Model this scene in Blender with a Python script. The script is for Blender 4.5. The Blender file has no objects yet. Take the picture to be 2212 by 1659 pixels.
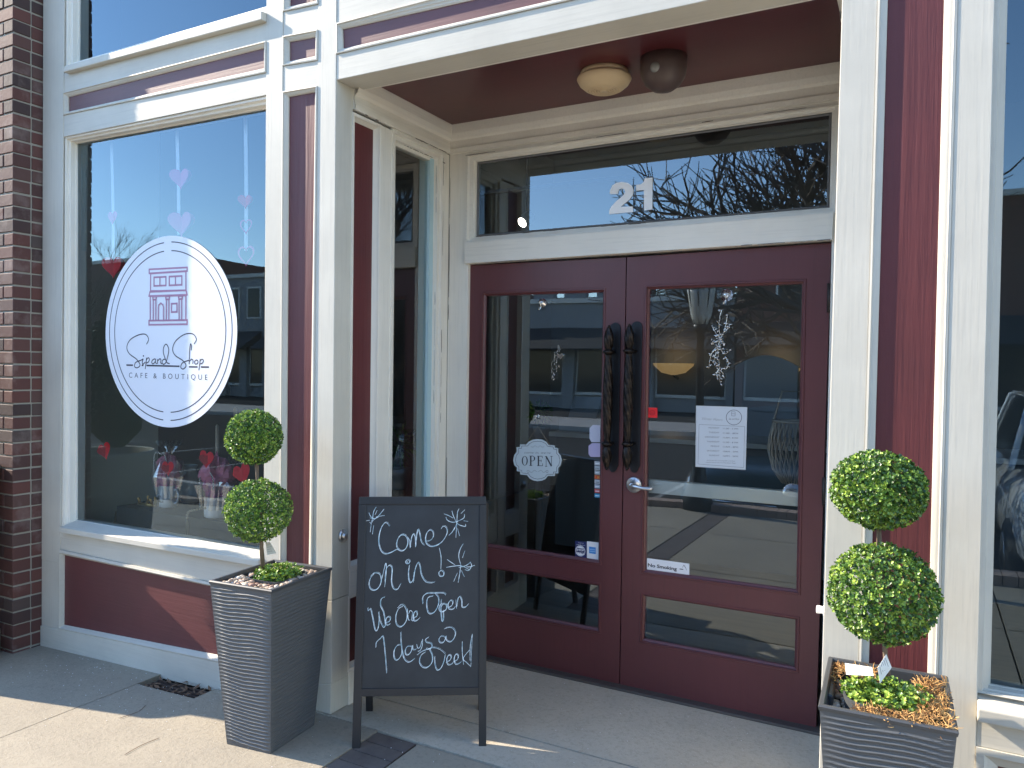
import bpy, bmesh, math, random
from mathutils import Vector, Matrix, noise
R = math.radians
random.seed(7)
S = bpy.context.scene

# ---------------------------------------------------------------- camera, sky, sun, exposure
FPX, YAW, PIT, ROL = 1649.476, -0.49257059, -0.02171614, 0.01436923      # focal length in pixels of a 2212 px wide picture
CAM = Vector((0, -2.7, 1.5))
_cy, _sy, _cp, _sp = math.cos(YAW), math.sin(YAW), math.cos(PIT), math.sin(PIT)
FW = Vector((_sy*_cp, _cy*_cp, _sp)); _r0 = Vector((_cy, -_sy, 0)); _u0 = _r0.cross(FW)
RT = math.cos(ROL)*_r0 + math.sin(ROL)*_u0; UP = -math.sin(ROL)*_r0 + math.cos(ROL)*_u0
cd = bpy.data.cameras.new('camera'); cam = bpy.data.objects.new('camera', cd); S.collection.objects.link(cam)
cam.matrix_world = Matrix.Translation(CAM) @ Matrix((RT, UP, -FW)).transposed().to_4x4()
cd.sensor_width = 36; cd.lens = FPX/2212*36; cd.clip_start = 0.05; cd.clip_end = 500
S.camera = cam
SUN = Vector((5.2, 1.0, -3.2)).normalized()          # the way the light travels
w = bpy.data.worlds.new("World"); S.world = w; w.use_nodes = True
nt = w.node_tree; bg = nt.nodes['Background']
sky = nt.nodes.new('ShaderNodeTexSky'); sky.sky_type = 'NISHITA'; sky.sun_disc = False
sky.sun_elevation = math.asin(-SUN.z); sky.sun_rotation = math.atan2(-SUN.x, -SUN.y)
sky.air_density = 1.0; sky.dust_density = 0.0; sky.ozone_density = 2.2
nt.links.new(sky.outputs[0], bg.inputs[0]); bg.inputs[1].default_value = 0.15
sd = bpy.data.lights.new('sun', 'SUN'); so = bpy.data.objects.new('sun', sd); S.collection.objects.link(so)
sd.energy = 3.1; sd.angle = R(0.53); sd.color = (1.0, 0.87, 0.70)
so.rotation_euler = SUN.to_track_quat('-Z', 'Y').to_euler()
S.view_settings.view_transform = 'Standard'; S.view_settings.look = 'None'
S.view_settings.exposure = 1.98; S.view_settings.gamma = 1.0
S.render.engine = 'CYCLES'
S.cycles.max_bounces = 10; S.cycles.transparent_max_bounces = 16; S.cycles.glossy_bounces = 5

# ---------------------------------------------------------------- pixel rays -> points on real planes
def ray(u, v): return (u-1106)/FPX*RT - (v-829.5)/FPX*UP + FW
def onY(u, v, y=0.0):
    d = ray(u, v); return CAM + d*((y-CAM.y)/d.y)
def onX(u, v, x):
    d = ray(u, v); return CAM + d*((x-CAM.x)/d.x)
def onZ(u, v, z):
    d = ray(u, v); return CAM + d*((z-CAM.z)/d.z)
def onP(u, v, o, n):
    d = ray(u, v); return CAM + d*((o-CAM).dot(n)/d.dot(n))
def Q(pts, y): return [((p := onY(u, v, y)).x, p.z) for u, v in pts]

# ---------------------------------------------------------------- materials
def mat(name, col, rough=0.5, metal=0.0, spec=0.5, **kw):
    m = bpy.data.materials.new(name); m.use_nodes = True
    b = m.node_tree.nodes['Principled BSDF']
    b.inputs['Base Color'].default_value = (*col, 1); b.inputs['Roughness'].default_value = rough
    b.inputs['Metallic'].default_value = metal; b.inputs['Specular IOR Level'].default_value = spec
    if 'emit' in kw:
        b.inputs['Emission Color'].default_value = (*kw['emit'], 1); b.inputs['Emission Strength'].default_value = kw.get('es', 1)
    if 'alpha' in kw: b.inputs['Alpha'].default_value = kw['alpha']
    if 'coat' in kw: b.inputs['Coat Weight'].default_value = kw['coat']
    return m
def N(m, t, **kw):
    n = m.node_tree.nodes.new(t)
    for k, v in kw.items(): setattr(n, k, v)
    return n
def noise_tex(m, scale, detail=4, stretch=(1, 1, 1), rough=0.6):
    tc = N(m, 'ShaderNodeTexCoord'); mp = N(m, 'ShaderNodeMapping'); nz = N(m, 'ShaderNodeTexNoise')
    mp.inputs['Scale'].default_value = stretch
    nz.inputs['Scale'].default_value = scale; nz.inputs['Detail'].default_value = detail; nz.inputs['Roughness'].default_value = rough
    m.node_tree.links.new(tc.outputs['Object'], mp.inputs[0]); m.node_tree.links.new(mp.outputs[0], nz.inputs[0])
    return nz
def ramp(m, src, stops):
    r = N(m, 'ShaderNodeValToRGB'); m.node_tree.links.new(src, r.inputs[0])
    el = r.color_ramp.elements
    while len(el) < len(stops): el.new(0.5)
    for e, (p, c) in zip(el, stops):
        e.position = p; e.color = (*c, 1) if len(c) == 3 else c
    return r
def mixc(m, a, b, fac, mode='MIX'):
    x = N(m, 'ShaderNodeMix', data_type='RGBA', blend_type=mode)
    L = m.node_tree.links
    for s, i in ((fac, 0), (a, 6), (b, 7)):
        if hasattr(s, 'links'): L.new(s, x.inputs[i])
        else: x.inputs[i].default_value = s if i == 0 else (*s, 1)
    return x.outputs[2]
def bump(m, src, strength=0.3, dist=0.002, prev=None):
    b = N(m, 'ShaderNodeBump'); b.inputs['Strength'].default_value = strength; b.inputs['Distance'].default_value = dist
    L = m.node_tree.links; L.new(src, b.inputs['Height'])
    if prev: L.new(prev, b.inputs['Normal'])
    return b.outputs[0]
def setb(m, **kw):
    b = m.node_tree.nodes['Principled BSDF']
    for k, v in kw.items(): m.node_tree.links.new(v, b.inputs[k.replace('_', ' ')])
def painted(name, c, c2, dirt, grain, rough=0.55, bs=0.35, gr_scale=1.0, spec=0.5, bd=0.0012, dirt_amt=0.5):
    """painted timber: brushed grain along one axis, patchy tone, dark specks and runs"""
    m = mat(name, c, rough, spec=spec)
    st = {'v': (90, 90, 3.2), 'h': (3.2, 90, 90), 'd': (90, 3.2, 90)}[grain]
    g = noise_tex(m, 1.0*gr_scale, 5, st, 0.65)
    big = noise_tex(m, 2.3, 5, (1, 1, 1), 0.6)
    spk = noise_tex(m, 22, 6, tuple(0.35 if s < 10 else 1.6 for s in st), 0.75)
    base = mixc(m, c, c2, ramp(m, big.outputs[0], [(0.35, (0, 0, 0)), (0.68, (1, 1, 1))]).outputs[0])
    base = mixc(m, base, tuple(0.76*x for x in c), ramp(m, g.outputs[0], [(0.5, (0, 0, 0)), (0.85, (0.8, 0.8, 0.8))]).outputs[0])
    k = ramp(m, spk.outputs[0], [(0.70, (0, 0, 0)), (0.80, (dirt_amt,)*3)])
    base = mixc(m, base, dirt, k.outputs[0])
    setb(m, Base_Color=base, Normal=bump(m, big.outputs[0], 0.25, 0.004, bump(m, g.outputs[0], bs, bd)))
    return m
WHITE, WHITE2 = (0.60, 0.565, 0.485), (0.52, 0.49, 0.42)
m_wv = painted('white_paint_upright_grain', WHITE, WHITE2, (0.30, 0.28, 0.24), 'v', bs=0.5, spec=0.3)
m_wh = painted('white_paint_level_grain', WHITE, WHITE2, (0.30, 0.28, 0.24), 'h', bs=0.5, spec=0.3)
CREAM, CREAM2 = (0.83, 0.785, 0.69), (0.75, 0.71, 0.625)
m_cv = painted('cream_paint_upright_grain', CREAM, CREAM2, (0.20, 0.15, 0.11), 'v', bs=0.25, dirt_amt=0.8)
m_ch = painted('cream_paint_level_grain', CREAM, CREAM2, (0.20, 0.15, 0.11), 'h', bs=0.25, dirt_amt=0.8)
m_cd = painted('cream_paint_depth_grain', CREAM, CREAM2, (0.20, 0.15, 0.11), 'd', bs=0.25, dirt_amt=0.8)
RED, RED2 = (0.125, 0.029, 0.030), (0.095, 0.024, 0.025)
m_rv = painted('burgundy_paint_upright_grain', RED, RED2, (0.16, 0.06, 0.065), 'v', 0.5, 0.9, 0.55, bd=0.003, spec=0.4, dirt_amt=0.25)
m_rh = painted('burgundy_paint_level_grain', RED, RED2, (0.16, 0.06, 0.065), 'h', 0.5, 0.7, 0.7, bd=0.002, spec=0.6, dirt_amt=0.25)
m_rd = painted('burgundy_door_paint', (0.120, 0.036, 0.039), (0.100, 0.031, 0.034), (0.05, 0.02, 0.02), 'v', 0.38, 0.12, dirt_amt=0.3)
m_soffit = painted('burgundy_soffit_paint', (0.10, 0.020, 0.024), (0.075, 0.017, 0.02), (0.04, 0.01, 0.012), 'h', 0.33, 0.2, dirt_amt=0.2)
m_caulk = mat('cracked_caulk', (0.10, 0.08, 0.065), 0.9)
m_brickside = None

def glass_mat(name, base=0.14, tint=(0.93, 0.97, 0.95), ior=1.5, gl=(1, 1, 1)):
    m = bpy.data.materials.new(name); m.use_nodes = True; t = m.node_tree; t.nodes.clear()
    o = t.nodes.new('ShaderNodeOutputMaterial'); mx = t.nodes.new('ShaderNodeMixShader')
    tr = t.nodes.new('ShaderNodeBsdfTransparent'); tr.inputs[0].default_value = (*tint, 1)
    g = t.nodes.new('ShaderNodeBsdfGlossy'); g.inputs['Roughness'].default_value = 0.0; g.inputs[0].default_value = (*gl, 1)
    f = t.nodes.new('ShaderNodeFresnel'); f.inputs[0].default_value = ior
    a = t.nodes.new('ShaderNodeMath'); a.operation = 'ADD'; a.inputs[1].default_value = base; a.use_clamp = True
    t.links.new(f.outputs[0], a.inputs[0]); t.links.new(a.outputs[0], mx.inputs[0])
    t.links.new(tr.outputs[0], mx.inputs[1]); t.links.new(g.outputs[0], mx.inputs[2]); t.links.new(mx.outputs[0], o.inputs[0])
    # slight waviness of the panes
    tc = t.nodes.new('ShaderNodeTexCoord'); nz = t.nodes.new('ShaderNodeTexNoise'); nz.inputs['Scale'].default_value = 1.6; nz.inputs['Detail'].default_value = 0.5
    b = t.nodes.new('ShaderNodeBump'); b.inputs['Strength'].default_value = 0.10; b.inputs['Distance'].default_value = 0.012
    t.links.new(tc.outputs['Object'], nz.inputs[0]); t.links.new(nz.outputs[0], b.inputs['Height']); t.links.new(b.outputs[0], g.inputs['Normal'])
    return m
m_glass = glass_mat('shop_window_glass', 0.08, gl=(.68, .87, 1.0))
m_glass_d = glass_mat('door_glass', 0.11, gl=(.76, .89, 1.0))
m_glass_s = glass_mat('side_glass', 0.12)

m_black = mat('black_iron', (0.018, 0.019, 0.022), 0.45, 0.6)
m_white = mat('sticker_white', (0.78, 0.79, 0.80), 0.4)
m_ink = mat('printed_ink', (0.02, 0.02, 0.025), 0.5)
m_chrome = mat('polished_chrome', (0.75, 0.75, 0.76), 0.12, 1.0)
m_steel = mat('brushed_steel', (0.55, 0.56, 0.57), 0.3, 1.0)

# ---------------------------------------------------------------- mesh helpers
class MB:
    def __init__(s): s.v = []; s.f = []; s.m = []; s.mats = []; s.sm = []
    def mi(s, mt):
        if mt not in s.mats: s.mats.append(mt)
        return s.mats.index(mt)
    def add(s, vs, fs, mt, smooth=False):
        o = len(s.v); s.v += [tuple(p) for p in vs]; k = s.mi(mt)
        for f in fs: s.f.append([o+i for i in f]); s.m.append(k); s.sm.append(smooth)
    def box(s, x0, x1, y0, y1, z0, z1, mt):
        s.add([(x0,y0,z0),(x1,y0,z0),(x1,y1,z0),(x0,y1,z0),(x0,y0,z1),(x1,y0,z1),(x1,y1,z1),(x0,y1,z1)],
              [(0,3,2,1),(4,5,6,7),(0,1,5,4),(1,2,6,5),(2,3,7,6),(3,0,4,7)], mt)
    def hexa(s, lo, hi, mt):            # two loops of four points
        s.add(list(lo)+list(hi), [(3,2,1,0),(4,5,6,7),(0,1,5,4),(1,2,6,5),(2,3,7,6),(3,0,4,7)], mt)
    def prism(s, xz, y0, y1, mt, back=True):
        n = len(xz); vs = [(x, y0, z) for x, z in xz]+[(x, y1, z) for x, z in xz]
        fs = [list(range(n))]+([list(range(2*n-1, n-1, -1))] if back else [])+[(i, n+i, n+(i+1) % n, (i+1) % n) for i in range(n)]
        s.add(vs, fs, mt)
    def plate(s, pts, nrm, t, mt):      # any flat outline given thickness along nrm
        n = len(pts); b = [Vector(p)+nrm*t for p in pts]
        s.add(list(pts)+b, [list(range(n)), list(range(2*n-1, n-1, -1))]+[(i, n+i, n+(i+1) % n, (i+1) % n) for i in range(n)], mt)
    def tube(s, path, r, mt, n=8, cap=True, smooth=True):
        path = [Vector(p) for p in path]; L = len(path); rs = r if hasattr(r, '__len__') else [r]*L
        vs = []; prev = None
        for i, p in enumerate(path):
            t = (path[min(i+1, L-1)]-path[max(i-1, 0)]).normalized()
            a = prev if prev is not None else (Vector((0, 0, 1)) if abs(t.z) < 0.9 else Vector((1, 0, 0)))
            a = (a-t*a.dot(t)).normalized(); prev = a; b = t.cross(a)
            for k in range(n):
                q = 2*math.pi*k/n; vs.append(p+(a*math.cos(q)+b*math.sin(q))*rs[i])
        fs = [(i*n+k, i*n+(k+1) % n, (i+1)*n+(k+1) % n, (i+1)*n+k) for i in range(L-1) for k in range(n)]
        if cap: fs += [list(range(n-1, -1, -1)), [(L-1)*n+k for k in range(n)]]
        s.add(vs, fs, mt, smooth)
    def lathe(s, prof, c, ax, mt, n=24, smooth=True):      # prof: (radius, height along ax)
        c = Vector(c); ax = Vector(ax).normalized(); a = ax.orthogonal().normalized(); b = ax.cross(a)
        vs = []
        for r, h in prof:
            for k in range(n):
                q = 2*math.pi*k/n; vs.append(c+ax*h+(a*math.cos(q)+b*math.sin(q))*r)
        fs = [(i*n+k, i*n+(k+1) % n, (i+1)*n+(k+1) % n, (i+1)*n+k) for i in range(len(prof)-1) for k in range(n)]
        fs += [list(range(n-1, -1, -1)), [(len(prof)-1)*n+k for k in range(n)]]
        s.add(vs, fs, mt, smooth)
    def ribbon(s, pts, wd, nrm, mt, lift=0.0, taper=False):   # flat stroke of width wd lying in a plane
        pts = [Vector(p)+nrm*lift for p in pts]; L = len(pts)
        vs = []
        for i, p in enumerate(pts):
            t = (pts[min(i+1, L-1)]-pts[max(i-1, 0)])
            if t.length < 1e-9: t = Vector((0, 0, 1))
            q = t.normalized().cross(nrm).normalized(); k = wd*0.5
            if taper: k *= 0.55+0.45*math.sin(math.pi*min(1, max(0, i/(L-1))))+0.12*math.sin(i*1.7)
            vs += [p+q*k, p-q*k]
        s.add(vs, [(2*i, 2*i+1, 2*i+3, 2*i+2) for i in range(L-1)], mt)
    def mould(s, outer, inner, prof, mt):   # mitred frame between two XZ quads; prof: (t, y)
        n = len(outer); vs = []
        for t, y in prof:
            for (ox, oz), (ix, iz) in zip(outer, inner): vs.append((ox+(ix-ox)*t, y, oz+(iz-oz)*t))
        fs = [(j*n+i, j*n+(i+1) % n, (j+1)*n+(i+1) % n, (j+1)*n+i) for j in range(len(prof)-1) for i in range(n)]
        s.add(vs, fs, mt)
    def build(s, name, parent=None, bevel=0.0, normals=True):
        me = bpy.data.meshes.new(name); me.from_pydata(s.v, [], s.f)
        for mt in s.mats: me.materials.append(mt)
        me.polygons.foreach_set('material_index', s.m); me.polygons.foreach_set('use_smooth', s.sm)
        if normals:
            bm = bmesh.new(); bm.from_mesh(me); bmesh.ops.recalc_face_normals(bm, faces=bm.faces); bm.to_mesh(me); bm.free()
        o = bpy.data.objects.new(name, me); S.collection.objects.link(o)
        if parent:
            o.parent = parent; o.location = -wloc(parent)
        if bevel:
            md = o.modifiers.new('edge', 'BEVEL'); md.width = bevel; md.segments = 2; md.limit_method = 'ANGLE'; md.angle_limit = R(40)
        return o
def wloc(o):
    l = o.location.copy()
    while o.parent: o = o.parent; l += o.location
    return l
def tag(o, label, cat, group=None):
    o['label'] = label; o['category'] = cat
    if group: o['group'] = group
    return o
def thing(name, loc, label, cat, group=None):
    o = bpy.data.objects.new(name, None); o.empty_display_size = 0.1; S.collection.objects.link(o); o.location = loc
    return tag(o, label, cat, group)
def kind(o, k='structure'): o['kind'] = k; return o
def smooth_path(pts, n=6, closed=False):
    out = []; P = [Vector(p) for p in pts]; L = len(P)
    if L < 3: return P
    for i in range(L-1 if not closed else L):
        p0, p1, p2, p3 = (P[(i-1) % L] if closed or i > 0 else P[0]), P[i % L], P[(i+1) % L], (P[(i+2) % L] if closed or i+2 < L else P[-1])
        for k in range(n):
            t = k/n
            out.append(0.5*((2*p1)+(p2-p0)*t+(2*p0-5*p1+4*p2-p3)*t*t+(3*p1-p0-3*p2+p3)*t*t*t))
    out.append(P[0] if closed else P[-1])
    return out
_tc = {}
def text2d(s, off=0.0, shear=0.0, sp=1.0):
    key = (s, off, shear, sp)
    if key not in _tc:
        cu = bpy.data.curves.new('t', 'FONT'); cu.body = s; cu.offset = off; cu.shear = shear; cu.space_character = sp; cu.resolution_u = 4
        ob = bpy.data.objects.new('t', cu); S.collection.objects.link(ob)
        dg = bpy.context.evaluated_depsgraph_get(); me = ob.evaluated_get(dg).to_mesh()
        vs = [v.co.copy() for v in me.vertices]; fs = [list(p.vertices) for p in me.polygons]
        ob.evaluated_get(dg).to_mesh_clear(); bpy.data.objects.remove(ob); bpy.data.curves.remove(cu)
        _tc[key] = (vs, fs)
    return _tc[key]
def put_text(mb, s, bl, br, h, up, mt, **kw):
    """lay text between two 3D baseline points; h is the height of the letters"""
    vs, fs = text2d(s, **kw)
    x0 = min(v.x for v in vs); x1 = max(v.x for v in vs)
    cap = max(v.y for v in vs); bl, br = Vector(bl), Vector(br)
    mb.add([bl+(br-bl)*((v.x-x0)/(x1-x0))+up*(h*v.y/cap) for v in vs], fs, mt)

# ---------------------------------------------------------------- lines of the facade in its own plane (y = 0)
def ln(a, b, y=0.0):
    p, q = onY(*a, y), onY(*b, y); return ((p.x, p.z), (q.x, q.z))
def X(l, m):
    (x1, y1), (x2, y2) = l; (x3, y3), (x4, y4) = m
    d = (x1-x2)*(y3-y4)-(y1-y2)*(x3-x4)
    a, b = x1*y2-y1*x2, x3*y4-y3*x4
    return ((a*(x3-x4)-(x1-x2)*b)/d, (a*(y3-y4)-(y1-y2)*b)/d)
def hz(z): return ((-9.0, z), (9.0, z))
def quad(l, r, b, t): return [X(l, b), X(r, b), X(r, t), X(l, t)]
V = dict(a=ln((93, 0), (89, 1395)), b0=ln((138.9, 0), (130.2, 1121)), b=ln((575.5, 0), (570.5, 900)), c=ln((611.5, 0), (605, 1218)),
         d=ln((687.5, 0), (675.3, 1222)), e=ln((727, 0), (715.2, 1546)), f=ln((1818.9, 0), (1775.5, 1444)),
         g=ln((1896, 0), (1857, 1371)), rl=ln((1918.4, 0), (1878.6, 1395)), rr=ln((2039, 0), (2003, 1447)), g2=ln((2068.6, 0), (2027, 1430)),
         h=ln((2149, 0), (2112, 1482)))
TOPZ = 4.6
H = dict(top=hz(TOPZ), wt=ln((138.9, 158), (575, 32)), fr1=ln((138.9, 199.6), (576.4, 88.5)), fr0=ln((138.9, 248.2), (575.3, 156.2)),
         zh=ln((138.9, 295.1), (574.6, 204.8)), sill=ln((128, 1140), (493.7, 1200)), lp1=ln((131, 1187.3), (440.4, 1254.3)),
         lp0=ln((129.5, 1359.3), (461, 1429)), base=ln((89.3, 1404), (471.7, 1502)), HH=ln((727, 172), (1481.2, 10.4)),
         hb0=ln((728.8, 116.3), (1234, 0)), hb1=ln((727, 50.3), (959.7, -12)))
def gz(x):                                                       # height of the pavement
    return -0.118+0.045*(min(x, -2.4)+2.4)
shop = thing('storefront_building', (-1.3, 0, -0.118), 'white and burgundy timber shop front with recessed double door', 'shop front')
D = 0.12
PT = [X(V[k], hz(1.5))[0] for k in 'ab']
# pilasters and posts
def board(name, q, y0, y1, mt, parent=shop, bev=0.0025):
    m = MB(); m.prism(q, y0, y1, mt); return m.build(name, parent, bev)
def boards(name, qs, mt, parent=shop, bev=0.0025):
    m = MB()
    for q, y0, y1 in qs: m.prism(q, y0, y1, mt)
    return m.build(name, parent, bev)
low = hz(-0.45)
jt = ln((89.3, 1208), (131, 1217)); jb = ln((89.3, 1351), (131, 1360))
boards('pilaster', [(quad(V['a'], V['b0'], jt, H['top']), 0, D), (quad(V['a'], V['b0'], jb, (X(V['a'], jt)[0:2], X(V['b0'], jt))), 0.001, D)], m_wv)
boards('post', [(quad(V['b'], V['c'], hz(-0.1), H['top']), 0, D)], m_wv)
sj = ln((676, 1479), (715, 1477))
boards('corner_post', [(quad(V['d'], V['e'], ln((676, 1295), (715, 1297)), H['top']), 0, D),
                (quad(V['d'], V['e'], sj, ln((676, 1296), (715, 1298))), 0.0, D), (quad(V['d'], V['e'], hz(gz(-2.4)), sj), -0.004, D)], m_wv)
boards('pilaster', [(quad(V['f'], V['g'], hz(-0.12), H['top']), 0, D)], m_wv)
boards('pilaster', [(quad(V['g2'], V['h'], hz(-0.12), H['top']), 0, D)], m_wv)
# base board: follows the pavement
baseL = [X(V['a'], H['base']), X(V['d'], H['base']), X(V['d'], H['lp0']), X(V['a'], jb)]
boards('base_board', [(baseL, -0.006, D)], m_wh)
m_gap = mat('dark_sealant', (0.045, 0.05, 0.06), 0.8)
boards('base_seal', [([(-4.66, -0.45), (-2.5, -0.45), (-2.5, X(V['d'], H['base'])[1]+0.0), (-4.66, X(V['a'], H['base'])[1]+0.01)], 0.012, 0.07)], m_gap, bev=0)
# left bay rails
Wb = lambda b, t: quad(V['b0'], V['b'], b, t)
boards('rail', [(Wb(H['fr1'], H['wt']), 0.003, D)], m_wh)
boards('rail', [(Wb(H['zh'], H['fr0']), 0.003, D)], m_wh)
railtop = ln((128, 1141), (493.7, 1201))
boards('rail', [(Wb(H['lp1'], railtop), 0.003, D)], m_wh)

def recessed(name, outer, redpx, y, red, white, pro=None, parent=shop, lab=None):
    """burgundy board set back behind a mitred moulding; redpx: outline of the visible board in the picture"""
    inner = Q(redpx, y-0.003) if len(redpx[0]) == 2 and abs(redpx[0][0]) > 20 else redpx
    m = MB(); cx = sum(p[0] for p in outer)/4; cz = sum(p[1] for p in outer)/4
    big = [(p[0], p[1]) for p in outer]; m.prism(big, y, y+0.02, red); p = m.build(name, parent)
    m = MB(); m.mould(outer, inner, pro or [(0, 0.004), (0.0, -0.004), (0.22, -0.005), (0.3, 0.001), (0.55, 0.004), (0.85, y*0.55), (0.97, y-0.005), (1.0, y+0.004)], white)
    m.build('panel_moulding', p)
    return p
PY = 0.019
recessed('sunk_panel', Wb(H['fr0'], H['fr1']), [(148.6, 241.3), (571, 147.6), (571, 104), (148.6, 210)], PY, m_rh, m_wh)
lo = [X(V['b0'], H['lp0']), X(V['b'], H['lp0']), X(V['b'], H['lp1']), X(V['b0'], H['lp1'])]
li = Q([(139.3, 1349), (458.3, 1411.4), (440, 1263.5), (140.5, 1200)], PY)
def extend(q, x):      # carry the right side on behind the planter
    (ax, az), (bx, bz), (cx, cz), (dx, dz) = q
    return [q[0], (x, az+(bz-az)*(x-ax)/(bx-ax)), (x, dz+(cz-dz)*(x-dx)/(cx-dx)), q[3]]
recessed('sunk_panel', lo, extend(li, lo[1][0]-0.035), PY, m_rh, m_wh,
         [(0, 0.004), (0.0, -0.006), (0.4, -0.010), (0.6, 0.0), (0.9, 0.014), (1, PY+0.004)])
# narrow bay
N_ = lambda b, t: quad(V['c'], V['d'], b, t)
n1t, n1b = ln((612.8, 78), (685.7, 64)), ln((612.8, 142), (685.7, 130)); n0b = ln((613.9, 24.3), (685.7, 8.7)); tt = ln((612.8, 197.9), (685.7, 185.8))
tb = hz(0.36)
for q_ in (N_(n1t, n0b), N_(tt, n1b), N_(hz(-0.1), tb)): boards('rail', [(q_, 0.003, D)], m_wh)
recessed('sunk_panel', N_(n1b, n1t), [(626, 132.6), (682, 121), (682, 80.5), (626, 91)], PY, m_rh, m_wh)
zt0 = hz(3.62)
recessed('sunk_panel', N_(n0b, zt0), [(626.7, 13.9), (683, 2), (686, -130), (629, -130)], PY, m_rv, m_wv)
boards('rail', [(N_(zt0, H['top']), 0.003, D)], m_wh)
q = N_(tb, tt); ti = Q([(625.7, 210), (682.3, 199.6)], PY); tl = Q([(619.5, 1170), (669, 1170)], PY)
def lx(a, b, z): return (a[0]+(b[0]-a[0])*(z-a[1])/(b[1]-a[1]), z)
recessed('sunk_panel', q, [lx(tl[0], ti[0], 0.40), lx(tl[1], ti[1], 0.40), ti[1], ti[0]], PY, m_rv, m_wv)
# right bay: tall burgundy board between two flat bands
q = quad(V['g'], V['g2'], hz(-0.12), H['top']); a0, a1 = Q([(1918.4, 0), (1878.6, 1395)], PY); b0_, b1_ = Q([(2039, 0), (2003, 1447)], PY)
recessed('sunk_panel', q, [lx(a1, a0, -0.08), lx(b1_, b0_, -0.08), lx(b1_, b0_, TOPZ-.02), lx(a1, a0, TOPZ-.02)], 0.011, m_rv, m_wv,
         [(0, 0.004), (0.0, -0.002), (0.22, -0.003), (0.3, 0.001), (0.55, 0.002), (0.85, 0.005), (0.97, 0.007), (1.0, 0.014)])
# header over the entrance
E_ = lambda b, t: quad(V['e'], V['f'], b, t)
boards('header_beam', [(E_(H['HH'], H['hb0']), 0.003, 0.155)], m_wh)
boards('rail', [(E_(H['hb1'], hz(X(V['e'], H['hb1'])[1]+0.16)), 0.003, D)], m_wh)
hi = Q([(742.7, 105.9), (1161, 9), (1161, -30), (741.7, 64.2)], PY); hx = X(V['f'], H['hb0'])[0]-0.03
recessed('sunk_panel', E_(H['hb0'], H['hb1']), [hi[0], (hx, hi[0][1]+(hi[1][1]-hi[0][1])*(hx-hi[0][0])/(hi[1][0]-hi[0][0])), (hx, hi[3][1]+(hi[2][1]-hi[3][1])*(hx-hi[3][0])/(hi[2][0]-hi[3][0])), hi[3]], PY, m_rh, m_wh)
zr = X(V['e'], H['hb1'])[1]+0.16

# ---------------------------------------------------------------- windows
def window(name, outer, inner, gy, fm, gm, parent=shop, steps=None, label=None):
    m = MB(); st = steps or [(0, 0.004), (0, 0.012), (0.35, 0.014), (0.42, 0.030), (0.78, 0.034), (0.84, gy-0.012), (1.0, gy-0.010), (1.0, gy+0.05)]
    m.mould(outer, inner, st, fm); fr = m.build(name, parent)
    g = MB(); k = 0.01; xs = [p[0] for p in inner]; zs = [p[1] for p in inner]
    g.add([(x, gy, z) for x, z in inner], [(0, 1, 2, 3)], gm)
    go = g.build('glass', fr, normals=False)
    return fr
GY = 0.075
# big window: glass line at u 168, sill line below, header line above
wo = [X(V['b0'], railtop), X(V['b'], railtop), X(V['b'], H['zh']), X(V['b0'], H['zh'])]
wi = Q([(168, 1123), (560, 1188), (574.8, 237), (168.4, 311)], GY)
wi[1] = (wo[1][0]-0.004, wi[0][1]+(wi[1][1]-wi[0][1])*(wo[1][0]-wi[0][0])/(wi[1][0]-wi[0][0])); wi[2] = (wo[2][0]-0.004, wi[2][1])
win = window('window', wo, wi, GY, m_cv, m_glass)
# sloping sill with a nose
m = MB(); sl = Q([(128, 1139), (493.7, 1200)], -0.035); a = sl[0]; k = (sl[1][1]-sl[0][1])/(sl[1][0]-sl[0][0]); zf = lambda x: sl[0][1]+k*(x-sl[0][0])
x0, x1 = a[0], wo[1][0]+0.005; zb = lambda x: wi[0][1]+(wi[1][1]-wi[0][1])*(x-wi[0][0])/(wi[1][0]-wi[0][0])+0.001
m.add([(x0, -0.035, zf(x0)-0.032), (x1, -0.035, zf(x1)-0.032), (x1, 0.10, zf(x1)-0.032), (x0, 0.10, zf(x0)-0.032),
       (x0, -0.035, zf(x0)), (x1, -0.035, zf(x1)), (x1, GY-0.002, zb(x1)), (x0, GY-0.002, zb(x0))], [(0, 3, 2, 1), (4, 5, 6, 7), (0, 1, 5, 4), (1, 2, 6, 5), (2, 3, 7, 6), (3, 0, 4, 7)], m_wh)
m.build('sill', win, 0.004)
# upper window in the same bay
uo = [X(V['b0'], H['wt']), X(V['b'], H['wt']), X(V['b'], H['top']), X(V['b0'], H['top'])]
ui = Q([(173.5, 134), (575, 18), (575, -150), (175, -150)], GY); ui[1] = (uo[1][0]-0.004, ui[1][1]); ui[2] = (uo[1][0]-0.004, TOPZ-0.05); ui[3] = (ui[3][0], TOPZ-0.05)
win2 = window('window', uo, ui, GY, m_cv, m_glass)
m = MB(); s0, s1 = onY(136, 156, -0.03), onY(565, 42, -0.03); t0, t1 = onY(139, 142, -0.03), onY(565, 23, -0.03)
m.hexa([(s0.x, -0.03, s0.z), (s1.x, -0.03, s1.z), (s1.x, 0.09, s1.z), (s0.x, 0.09, s0.z)], [(t0.x, -0.03, t0.z), (t1.x, -0.03, t1.z), (t1.x, GY-0.002, t1.z+0.012), (t0.x, GY-0.002, t0.z+0.012)], m_wh)
m.build('sill', win2, 0.004)
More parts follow.
